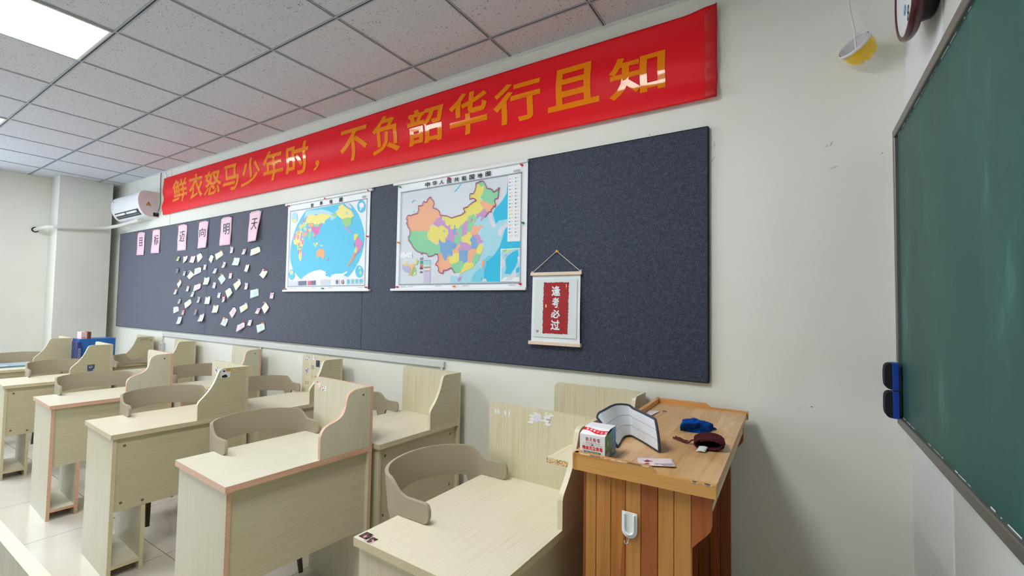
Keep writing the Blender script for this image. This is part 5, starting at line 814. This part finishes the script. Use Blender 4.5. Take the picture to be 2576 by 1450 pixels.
for k in range(9):
    bev(MB().box(xl(0.178), xl(0.196), yl(ys[k]), yl(ys[k+1])-0.0012, 0.0, 0.99, (plank_d, plank_r, plank_d)[k % 3]).build('front_plank', t), 0.0015)
bev(MB().box(xl(0.20), xl(0.517), yl(-1.011), yl(-0.109), 0.943, 0.960, pine, M('pale_pine_edge', 'D9CBA0', 0.5)).build('under_shelf', t), 0.001)
for y in (-0.985, -0.955, -0.62, -0.12): bev(MB().box(xl(0.30), xl(0.508), yl(y), yl(y)+0.012, 0.960, 0.998, plank_a).build('spacer', t), 0.001)
bev(MB().box(xl(0.197), xl(0.240), yl(-1.011), yl(-0.109), 0.50, 0.575, plank_d).build('cross_rail', t), 0.001)
bev(MB().box(xl(0.197), xl(0.44), yl(-1.011), yl(-0.109), 0.10, 0.118, plank_d).build('bottom_shelf', t), 0.001)
tp = MB()                                           # finger-jointed strips in the top
rg = random.Random(9)
lm2 = wood('pine_strip_dark', 'D3A873', 'C5975D', 'y', 0.33, 60, 2.5, 0.02, 6)
lm3 = wood('pine_strip_pale', 'DDB686', 'CFA46E', 'y', 0.33, 60, 2.5, 0.02, 6)
for k in range(9):
    y = yl(-1.03)
    while y < yl(-0.08):
        L = rg.uniform(0.10, 0.28); y2 = min(y+L, yl(-0.078)); c = rg.random()
        if c < 0.55: tp.top([(xl(0.162+k*0.0407), y), (xl(0.162+(k+1)*0.0407), y), (xl(0.162+(k+1)*0.0407), y2), (xl(0.162+k*0.0407), y2)], ZT+0.0003, lm2 if c < 0.25 else lm3)
        y = y2
tp.build('veneer_strip', t)

# hook
t = thing('adhesive_hook', 'white plastic adhesive hook stuck on the lectern side planks', 'hook', (0.316, -1.0345, 0.868))
hp = [(-0.0215, 0.036), (0.0215, 0.036)]+[(0.0215*math.cos(a), -0.012-0.0215*math.sin(a)) for a in [PI*k/14 for k in range(15)]]
whp = M('white_hook_plastic', 'F0F2F4', 0.25)
bev(MB().prism(hp[::-1], 'y', -0.003, 0.0, whp).build('plate', t), 0.001)
up = [(-0.0135, 0.032), (-0.0135, 0.002)]+[(-0.0135*math.cos(PI*k/12), -0.010-0.0135*math.sin(PI*k/12)) for k in range(13)]+[(0.0135, 0.002), (0.0135, 0.032)]
MB().tube([(a, -0.0055, b) for a, b in up], 0.0032, whp, 8).build('ridge', t, smooth=60)
MB().tube(spline([(0.0005, -0.006, -0.020), (0.0, -0.008, -0.034), (-0.001, -0.010, -0.041), (-0.004, -0.014, -0.045), (-0.008, -0.017, -0.042), (-0.009, -0.018, -0.036)], 5), 0.0018, metal_b, 8).build('wire_hook', t, smooth=60)
TOPZ = ZT+0.0005
# chalk box
t = thing('chalk_box', 'white chalk carton with red wave lid and green ribbon on lectern corner', 'box', (0.1975, -0.9715, TOPZ), R(1)); t.scale = (0.886, 1.3, 1)
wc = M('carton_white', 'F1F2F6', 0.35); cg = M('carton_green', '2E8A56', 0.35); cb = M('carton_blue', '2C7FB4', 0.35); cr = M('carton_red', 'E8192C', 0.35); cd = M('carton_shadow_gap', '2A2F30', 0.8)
hw, hd, hh, hr = 0.044, 0.038, 0.0700, 0.083
b = MB(); pr_ = [(-hd, 0.0), (hd, 0.0), (hd, hr), (-0.004, hr), (-hd, hh)]
b.add([(-hw, -hd, 0), (hw, -hd, 0), (hw, -hd, hh), (-hw, -hd, hh)], [(0, 1, 2, 3)], wc)
b.add([(-hw, -hd, hh), (hw, -hd, hh), (hw, -0.004, hr), (-hw, -0.004, hr)], [(0, 1, 2, 3)], wc)
b.add([(-hw, -0.004, hr), (hw, -0.004, hr), (hw, hd, hr), (-hw, hd, hr)], [(0, 1, 2, 3)], wc)
b.add([(-hw, hd, 0), (hw, hd, 0), (hw, hd, hr), (-hw, hd, hr)], [(3, 2, 1, 0)], cb)
b.add([(hw, -hd, 0), (hw, 0.002, 0), (hw, 0.002, 0.075), (hw, -hd, hh)], [(0, 1, 2, 3)], cg)
b.add([(hw, 0.002, 0), (hw, hd, 0), (hw, hd, hr), (hw, 0.022, hr), (hw, 0.002, 0.075)], [(0, 1, 2, 3, 4)], cb)
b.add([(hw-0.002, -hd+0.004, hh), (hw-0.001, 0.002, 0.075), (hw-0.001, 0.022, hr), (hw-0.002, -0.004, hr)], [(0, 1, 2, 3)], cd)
b.add([(-hw, -hd, 0), (-hw, hd, 0), (-hw, hd, hr), (-hw, -0.004, hr), (-hw, -hd, hh)], [(4, 3, 2, 1, 0)], cg)
b.add([(-hw, -hd, 0), (hw, -hd, 0), (hw, hd, 0), (-hw, hd, 0)], [(3, 2, 1, 0)], wc)
b.build('carton', t)
sl = lambda p, q_, o=0.0004: (p, lerp(-hd, -0.004, q_)-o*0.66, lerp(hh, hr, q_)+o*0.75)
m = MB()
for k in range(14):
    u0, u1 = k/14, (k+1)/14; f0 = lambda u: 0.36+0.16*math.sin(u*5.4+0.9); f1 = lambda u: 0.76+0.10*math.sin(u*5.4+0.9)
    p0, p1 = lerp(-hw, hw, u0), lerp(-hw, hw, u1)
    m.add([sl(p0, f0(u0)), sl(p1, f0(u1)), sl(p1, f1(u1)), sl(p0, f1(u0))], [(0, 1, 2, 3)], cr)
for k, ch in enumerate('航天六角粉笔'[::-1]):
    u = 0.12+k*0.155; v = 0.56+0.13*math.sin(u*5.4+0.9)
    m.text(ch, (lerp(-hw, hw, u+0.10), lerp(-hw, hw, u), v+0.13, v-0.13), wc, place=lambda p, q_: sl(p, q_, 0.0008), bold=0.02)
mt_ = m; m = MB()
fp_ = lambda p, q_: (p, -hd-0.0004, q_)
dr = M('carton_dark_red_ink', 'C0202E', 0.5)
for k, ch in enumerate('航天粉笔'): m.text(ch, (-0.023+k*0.0130, -0.0125+k*0.0130, 0.0425, 0.0520), dr, place=fp_, bold=0.01)
m.text('Hangtian fenbi', (-0.023, 0.026, 0.0360, 0.0412), M('carton_pale_red_ink', 'C9707A', 0.5), place=lambda p, q_: (p+(q_-0.036)*0.25, -hd-0.0004, q_))
for a, c in ((-0.035, -0.006), (0.007, 0.037)): m.flat([(a, 0.0340), (c, 0.0340), (c, 0.0345), (a, 0.0345)], -hd-0.0004, ink)
m.flat([(-0.005, 0.0343), (0.0, 0.0320), (0.006, 0.0343), (0.0, 0.0366)], -hd-0.0005, cg)
for k, ch in enumerate('特级无尘粉笔'): m.text(ch, (-0.035+k*0.0120, -0.0238+k*0.0120, 0.0215, 0.0312), cr, place=fp_, bold=0.035)
m.flat([(-0.031, 0.0125), (0.031, 0.0125), (0.028, 0.0155), (0.031, 0.0185), (-0.031, 0.0185), (-0.028, 0.0155)], -hd-0.0004, cg)
m.text('SUPER CLEAN CHALK', (-0.0255, 0.0255, 0.0140, 0.0170), wc, place=lambda p, q_: (p, -hd-0.0008, q_), bold=0.02)
for k in range(9): m.flat([(-0.033+k*0.0058, 0.006), (-0.0286+k*0.0058, 0.006), (-0.0286+k*0.0058, 0.0095), (-0.033+k*0.0058, 0.0095)], -hd-0.0004, M('carton_pale_red_ink', 'C9707A', 0.5))
mt_.v += []
for mat_ in m.mats:
    k_ = m.mats.index(mat_); mt_.add([(a, b_, c*1.2) for a, b_, c in m.v], [f for f, q_ in zip(m.f, m.m) if q_ == k_], mat_)
m = mt_
pp_ = M('carton_patch', 'C9A9A4', 0.5); sy2 = M('carton_emblem', 'A9D0C0', 0.5)
for y0, y1 in ((-0.031, -0.006), (0.008, 0.031)):
    m.add([(hw+0.0004, y0, 0.007), (hw+0.0004, y1, 0.007), (hw+0.0004, y1, 0.020), (hw+0.0004, y0, 0.020)], [(0, 1, 2, 3)], pp_)
    c = (y0+y1)/2; m.add([(hw+0.0004, c-0.004, 0.045), (hw+0.0004, c, 0.038), (hw+0.0004, c+0.004, 0.045), (hw+0.0004, c, 0.055)], [(0, 1, 2, 3)], sy2)
m.build('printing', t)
# quilted pad, folded and standing
t = thing('mop_pad', 'white quilted cloth pad with dark binding standing folded on the lectern', 'cloth pad', (0.222, -0.78, TOPZ))
padw = M('quilted_white', 'E4E8EE', 0.85); bump(padw, noise(padw, tex(padw), 300, 2), 0.15, 0.001)
bind = M('dark_binding', '3E4150', 0.8)
PATH = spline([(0.000, -0.092), (-0.004, -0.060), (-0.012, -0.020), (-0.018, 0.020), (-0.014, 0.045), (0.000, 0.058), (0.020, 0.044), (0.062, 0.004), (0.100, -0.036), (0.126, -0.064)], 8)
NP = len(PATH)-1
def pad(u, v):
    i = min(int(u*NP), NP-1); f = u*NP-i; x, y = lerp(PATH[i][0], PATH[i+1][0], f), lerp(PATH[i][1], PATH[i+1][1], f)
    hgt = 0.094+0.010*math.sin(PI*min(1, u*1.5))
    cr_ = 0.012*min(1, min(u, 1-u)/0.04); top_ = hgt-0.012*(1-math.sqrt(max(0, min(1, min(u, 1-u)/0.05)*(2-min(1, min(u, 1-u)/0.05)))))
    z = v*top_; lf = max(0, 1-u/0.5); rt = smooth01((u-0.5)/0.3)
    return (x-0.055*lf*v-0.012*v*v, y+0.012*v*v*(1-lf)-0.004*rt*v, z+0.0045)
o = MB().grid(pad, 64, 24, padw).build('quilted_panel', t, smooth=180); solid(o, 0.007)
qs = MB()
for v in (0.36, 0.68): qs.tube([(lambda a, b, c: (b[0]+(c[1]-a[1])/math.hypot(c[0]-a[0], c[1]-a[1])*0.0038, b[1]-(c[0]-a[0])/math.hypot(c[0]-a[0], c[1]-a[1])*0.0038, b[2]))(pad((u-1)/60, v), pad(u/60, v), pad((u+1)/60, v)) for u in range(1, 60)], 0.0008, M('quilt_seam', 'A4AAB6', 0.9), 6)
qs.build('seam', t)
loop = [pad(u/50, 0) for u in range(51)]+[pad(1, v/10) for v in range(1, 11)]+[pad(1-u/50, 1) for u in range(1, 51)]+[pad(0, 1-v/10) for v in range(1, 10)]
MB().tube(loop+[loop[0]], 0.0046, bind, 8).build('binding', t, smooth=60)
# cloths
cloth_b = M('blue_microfibre', '114AA4', 0.95, spec=0.1); bump(cloth_b, noise(cloth_b, tex(cloth_b), 420, 2), 0.6, 0.002)
_c = noise(cloth_b, tex(cloth_b), 150, 2); setc(cloth_b, ramp(cloth_b, _c, [(0.3, '0C3884'), (0.7, '1855B4')]))
def lump(base, fold, seed):
    def fn(u, v):
        a = u*2*PI; e = v*PI/2; r_ = math.cos(e); n_ = len(base)
        k = (a/(2*PI)*n_) % n_; i = int(k); f = k-i; f = f*f*(3-2*f)
        rx = lerp(base[i][0], base[(i+1) % n_][0], f); ry = lerp(base[i][1], base[(i+1) % n_][1], f); h = base[0][2]
        w_ = 1+fold*math.sin(5*a+seed+3*e)*math.sin(2*e)+0.5*fold*math.sin(9*a-2*seed+5*e)*math.sin(2*e)
        return (rx*r_**0.55*w_, ry*r_**0.55*w_, h*math.sin(e)**0.8*(1+0.16*math.sin(4*a+seed)*r_+0.10*math.sin(9*rx*10+seed)))
    return fn
t = thing('cleaning_cloth', 'crumpled blue microfibre cloth at the back of the lectern top', 'cloth', (0.392, -0.490, TOPZ), R(25))
bl_ = [(math.cos(2*PI*k/8)*(0.058, 0.05, 0.044, 0.05, 0.058, 0.05, 0.044, 0.05)[k], math.sin(2*PI*k/8)*(0.05, 0.05, 0.05, 0.054, 0.05, 0.05, 0.046, 0.05)[k], 0.036) for k in range(8)]
MB().grid(lump(bl_, 0.12, 0.7), 120, 30, cloth_b).build('crumpled_body', t, smooth=180)
o = MB().grid(lambda u, v: (lerp(-0.055, 0.0, v)+0.010*math.cos(u*PI*1.5), -0.028+0.024*math.cos(u*PI*1.7+0.6), 0.004+0.022*math.sin(u*PI)+0.012*math.sin(u*PI*1.5)), 20, 8, cloth_b).build('rolled_fold', t, smooth=180); solid(o, 0.007)
o = MB().grid(lambda u, v: (0.045+0.030*u, 0.015-0.018*v+0.01*u, 0.003+0.012*(1-u)*(0.5+0.5*math.sin(v*9))), 8, 10, cloth_b).build('frayed_corner', t, smooth=180); solid(o, 0.004)
maroon = M('maroon_knit', '4E1F26', 0.95, spec=0.1); bump(maroon, noise(maroon, tex(maroon, (1, 3, 1)), 300, 2), 0.6, 0.002)
_c = noise(maroon, tex(maroon, (1, 4, 1)), 120, 2); setc(maroon, ramp(maroon, _c, [(0.3, '3C161C'), (0.7, '5E2A30')]))
t = thing('drawstring_pouch', 'rolled maroon knitted pouch with cord and white tag on the lectern', 'pouch', (0.468, -0.692, TOPZ), R(10))
def roll(u, v):                                     # flattened spiral roll of cloth, axis along local y
    a = u*2*PI*2.35+0.3; r_ = 1-0.30*u
    x, z = 0.047*r_*math.cos(a), 0.0155*r_*math.sin(a)
    y = lerp(-0.042, 0.045, v); pin_ = 1-0.10*smooth01((v-0.8)/0.2)
    return (x*pin_, y*1.0+0.004*math.sin(a*1.5), 0.0185+z*pin_+0.002*math.sin(v*7+a))
o = MB().grid(roll, 90, 14, maroon).build('rolled_cloth', t, smooth=180); solid(o, 0.0045)
MB().grid(lambda u, v: tuple((np.array(roll(u*0.43, 1))-np.array((0, 0, 0.0185)))*np.array((1-0.98*v, 1, 1-0.98*v))+np.array((0, 0.010*math.sin(v*PI/2), 0.0185))), 40, 6, maroon).build('folded_end', t, smooth=180)
tg = MB().grid(lambda u, v: (-0.030+0.026*u-0.010*v, -0.044-0.026*v, 0.012-0.010*v+0.002*math.sin(u*3)), 4, 5, M('care_tag_white', 'E4E2E6', 0.7)).build('tag', t, smooth=180); solid(tg, 0.0006)
mc = M('maroon_cord', '5C2622', 0.9)
cp = spline([(-0.044, 0.000, 0.018), (-0.054, 0.012, 0.012), (-0.062, 0.010, 0.005), (-0.074, 0.012, 0.004), (-0.092, 0.028, 0.006), (-0.108, 0.044, 0.005), (-0.112, 0.052, 0.004), (-0.104, 0.054, 0.004), (-0.092, 0.042, 0.008), (-0.078, 0.022, 0.007), (-0.066, 0.016, 0.008), (-0.072, 0.024, 0.006), (-0.09, 0.036, 0.004), (-0.104, 0.048, 0.010)], 6)
MB().tube(cp, 0.0026, mc, 8).build('drawstring', t, smooth=60)
# card and paper
t = thing('greeting_card', 'pale pink card with a red flower drawing near the lectern front rim', 'card', (0.3635, -0.9435, TOPZ))
q = [(0.306, -0.933), (0.397, -0.881), (0.422, -0.958), (0.329, -1.002)]; q = [(a-0.3635, b+0.9435) for a, b in q]
def cd_(u, v, o_=0.0):
    x = lerp(lerp(q[0][0], q[1][0], u), lerp(q[3][0], q[2][0], u), v); y = lerp(lerp(q[0][1], q[1][1], u), lerp(q[3][1], q[2][1], u), v)
    return (x, y, 0.0012+0.004*v*v*(0.6+0.4*u)+o_)
o = MB().grid(cd_, 10, 10, M('card_pink', 'EBD9DF', 0.6)).build('card', t, smooth=180); solid(o, 0.0008)
m = MB(); fl = M('flower_red', '9C3B46', 0.6)
for cu, cv_, ru in ((0.27, 0.40, 0.075), (0.25, 0.78, 0.075)):
    m.add([cd_(cu+ru*(1+0.15*math.sin(5*k))*math.cos(2*PI*k/18), min(1, cv_+ru*2.4*(1+0.15*math.cos(4*k))*math.sin(2*PI*k/18)*(0.8 if cv_ < 0.6 else 0.6)), 0.0008) for k in range(18)], [tuple(range(18))[::-1]], fl)
for pts in ([(0.34, 0.40), (0.40, 0.30)], [(0.33, 0.5), (0.42, 0.42)], [(0.15, 0.3), (0.20, 0.5), (0.30, 0.56)], [(0.44, 0.78), (0.52, 0.70), (0.50, 0.86), (0.58, 0.72), (0.62, 0.84)], [(0.6, 0.75), (0.75, 0.70), (0.93, 0.66)], [(0.62, 0.85), (0.8, 0.80), (0.96, 0.76)], [(0.66, 0.93), (0.8, 0.9), (0.94, 0.86)]):
    m.tube([cd_(a, b_, 0.0008) for a, b_ in spline(pts, 4)], 0.0005, ink, 4)
m.build('drawing', t)
t = thing('paper_sheet', 'small white paper sheet at the left rim of the lectern top', 'paper', (0.175, -0.32, TOPZ))
o = MB().add([(-0.012, -0.03, 0.001), (0.022, -0.062, 0.0035), (0.030, 0.045, 0.003), (-0.012, 0.039, 0.001)], [(0, 1, 2, 3)], M('sheet_pale', 'E6E2E4', 0.6)).build('sheet', t); solid(o, 0.0008)
tag(MB().tube([(0.212, -0.262, TOPZ+0.002), (0.224, -0.260, TOPZ+0.003), (0.233, -0.268, TOPZ+0.002)], [0.0012, 0.0022, 0.001], M('crumb_brown', '7A3A26', 0.8), 6).build('pencil_shaving', None), 'tiny brown pencil shaving at the back of the lectern top', 'shaving')

# ------------------------------------------------------------------ right-hand wall
t = thing('chalkboard', 'large green chalkboard in grey metal frame on the right wall', 'chalkboard', (1.03, -2.1, 1.607))
Y1_, Y0_, Z0_, Z1_ = -0.115+2.1, -4.1+2.1, 1.063-1.607, 2.150-1.607
MB().box(0.0, 0.045, Y0_+0.02, Y1_-0.02, Z0_+0.02, Z1_-0.02, board_green).build('writing_surface', t)
fw = 0.030
f = MB()
f.box(-0.010, 0.050, Y0_, Y1_, Z0_, Z0_+fw, steel).box(-0.010, 0.050, Y0_, Y1_, Z1_-fw, Z1_, steel)
bev(f.build('frame', t), 0.003)
bev(MB().box(-0.010, 0.050, Y1_-fw, Y1_, Z0_+fw, Z1_-fw, steel).build('side_frame', t), 0.003)
bev(MB().box(-0.010, 0.050, Y0_, Y0_+fw, Z0_+fw, Z1_-fw, steel).build('side_frame', t), 0.003)
cdm = MB(); rg = random.Random(12)
for zz, sg in ((Z1_-fw, -1), (Z0_+fw, 1)):
    y = Y1_-0.05
    while y > Y0_+0.05:
        L = rg.uniform(0.005, 0.07); h = rg.uniform(0.0006, 0.0026)
        if rg.random() < 0.8: cdm.box(-0.0006, 0.0004, y-L, y, min(zz, zz+sg*h), max(zz, zz+sg*h), chalkw)
        y -= L+rg.uniform(0.0, 0.04)
cdm.build('chalk_dust', t)
for k, (z0, lab) in enumerate(((1.189, 'upper of two blue and black magnetic erasers on the chalkboard edge'), (1.087, 'lower of two blue and black magnetic erasers on the chalkboard edge'))):
    t = thing('board_eraser', lab, 'eraser', (1.0195, -0.150, z0+0.0495), 0, 'magnetic erasers on the chalkboard edge')
    bev(MB().box(-0.019, 0.0, -0.026, 0.026, -0.0485, 0.0485, M('eraser_blue', '1240A8', 0.5)).build('base', t), 0.002)
    pf_ = spline([(0.0465, -0.0195), (0.046, -0.028), (0.040, -0.036), (0.028, -0.040), (0.0, -0.041), (-0.028, -0.040), (-0.040, -0.036), (-0.046, -0.028), (-0.0465, -0.0195)], 4)
    bev(MB().prism([(b_, a) for a, b_ in pf_], 'y', -0.025, 0.025, M('eraser_felt_black', '14181C', 0.95)).build('felt_pad', t, smooth=40), 0.003)
# clock
t = thing('wall_clock', 'round wall clock with dark red rim above the chalkboard corner', 'clock', (1.082, -0.480, 2.497))
mah = M('mahogany_rim', '4A1417', 0.25, spec=0.6); face_m = M('clock_face', 'E9EEF2', 0.3)
MB().lathe([(0.150, -0.045), (0.158, -0.050), (0.165, -0.058), (0.167, -0.068), (0.163, -0.076), (0.157, -0.079), (0.152, -0.077), (0.149, -0.074)], mah, 64, axis='x', cap=False).build('rim', t, smooth=50)
MB().lathe([(0.0005, -0.0745), (0.151, -0.0745)], face_m, 64, axis='x', cap=False).build('face', t)
MB().lathe([(0.0005, -0.0005), (0.105, -0.0005), (0.115, -0.01), (0.120, -0.050), (0.152, -0.052), (0.0005, -0.054)], M('clock_back_black', '101214', 0.5), 48, axis='x', cap=False).build('back_case', t, smooth=40)
cf = lambda p, q_: (-0.0752, -p, q_)
m = MB()
m.text('8', (0.020, 0.048, -0.134, -0.086), ink, place=cf); m.text('9', (-0.012, 0.004, -0.05, -0.018), ink, place=cf)
m.text('7', (0.076, 0.094, -0.106, -0.074), ink, place=cf)
m.build('numerals', t)
MB().lathe([(0.008, -0.0756), (0.016, -0.0756)], M('logo_blue', '2E86D0', 0.4), 24, c=(0, 0.012, -0.075), axis='x', cap=False).build('blue_emblem', t)
MB().tube([(-0.078, 0, 0), (-0.078, 0.02, 0.07)], 0.003, ink, 6).tube([(-0.0785, 0, 0), (-0.0785, -0.09, 0.03)], 0.002, ink, 6).build('hands', t)
# hanging cup on a cord
CUPY = -0.092
t = thing('pendant_cup', 'yellow wrapped cup with white rim hanging on a white cord near the corner', 'hanging ornament', (0.918, CUPY, 2.520))
yel = M('yellow_wrap', 'F0C424', 0.25, spec=0.6); wrim = M('cup_white', 'E9E6EA', 0.35)
import mathutils
TL = Vector((0, 0, 1)).rotation_difference(Vector((-0.584, -0.589, 0.549))).to_matrix()*1.2
def cupw(u, v, r0=1.0, wr=1.0):
    a = u*2*PI; h = v
    prof_r = [0.0475, 0.0465, 0.044, 0.039, 0.031, 0.018, 0.0005]; prof_z = [0.012, -0.004, -0.021, -0.037, -0.049, -0.056, -0.058]
    k = h*6; i = min(int(k), 5); f = k-i
    rr = lerp(prof_r[i], prof_r[i+1], f)*r0; z = lerp(prof_z[i], prof_z[i+1], f)
    rr *= 1+wr*(0.045*math.sin(7*a+9*h)*h+0.03*math.sin(13*a-6*h)*h); z += wr*0.003*math.sin(5*a)*h
    return TL @ Vector((rr*math.cos(a), rr*math.sin(a), z))
MB().grid(lambda u, v: tuple(cupw(u, v)), 64, 24, yel).build('wrapped_bowl', t, smooth=180)
MB().grid(lambda u, v: tuple(cupw(u, v*0.95, 0.93, 0.15)), 48, 16, wrim).build('inner_lining', t, smooth=180)
rb = MB(); vs = []
rb.grid(lambda u, v: tuple(TL @ Vector((lerp(0.0485, 0.0485, v)*math.cos(u*2*PI), 0.0485*math.sin(u*2*PI), lerp(0.004, 0.014, v)))), 64, 2, wrim)
o = rb.build('rim_band', t, smooth=180); solid(o, 0.003)
wcord = M('white_cord', 'E2DEE2', 0.5)
c0 = TL @ Vector((0, 0, 0.012))
pe = TL @ Vector((0.044, 0.0, 0.010)); pw = TL @ Vector((-0.044, 0, 0.010))
MB().tube(spline([(-0.030, 0.0, CEIL-2.520-0.001), (-0.022, 0, 0.20), (-0.006, 0, 0.075), (-0.003, 0, 0.03), (0.0, 0.0, -0.02)], 6), 0.0034, wcord, 8).tube([(0.0, 0, 0.022), tuple(pe)], 0.0015, wcord, 6).tube([(0.0, 0.0, 0.022), tuple(TL @ Vector((0.02, -0.042, 0.010)))], 0.0015, wcord, 6).build('cord', t, smooth=60)
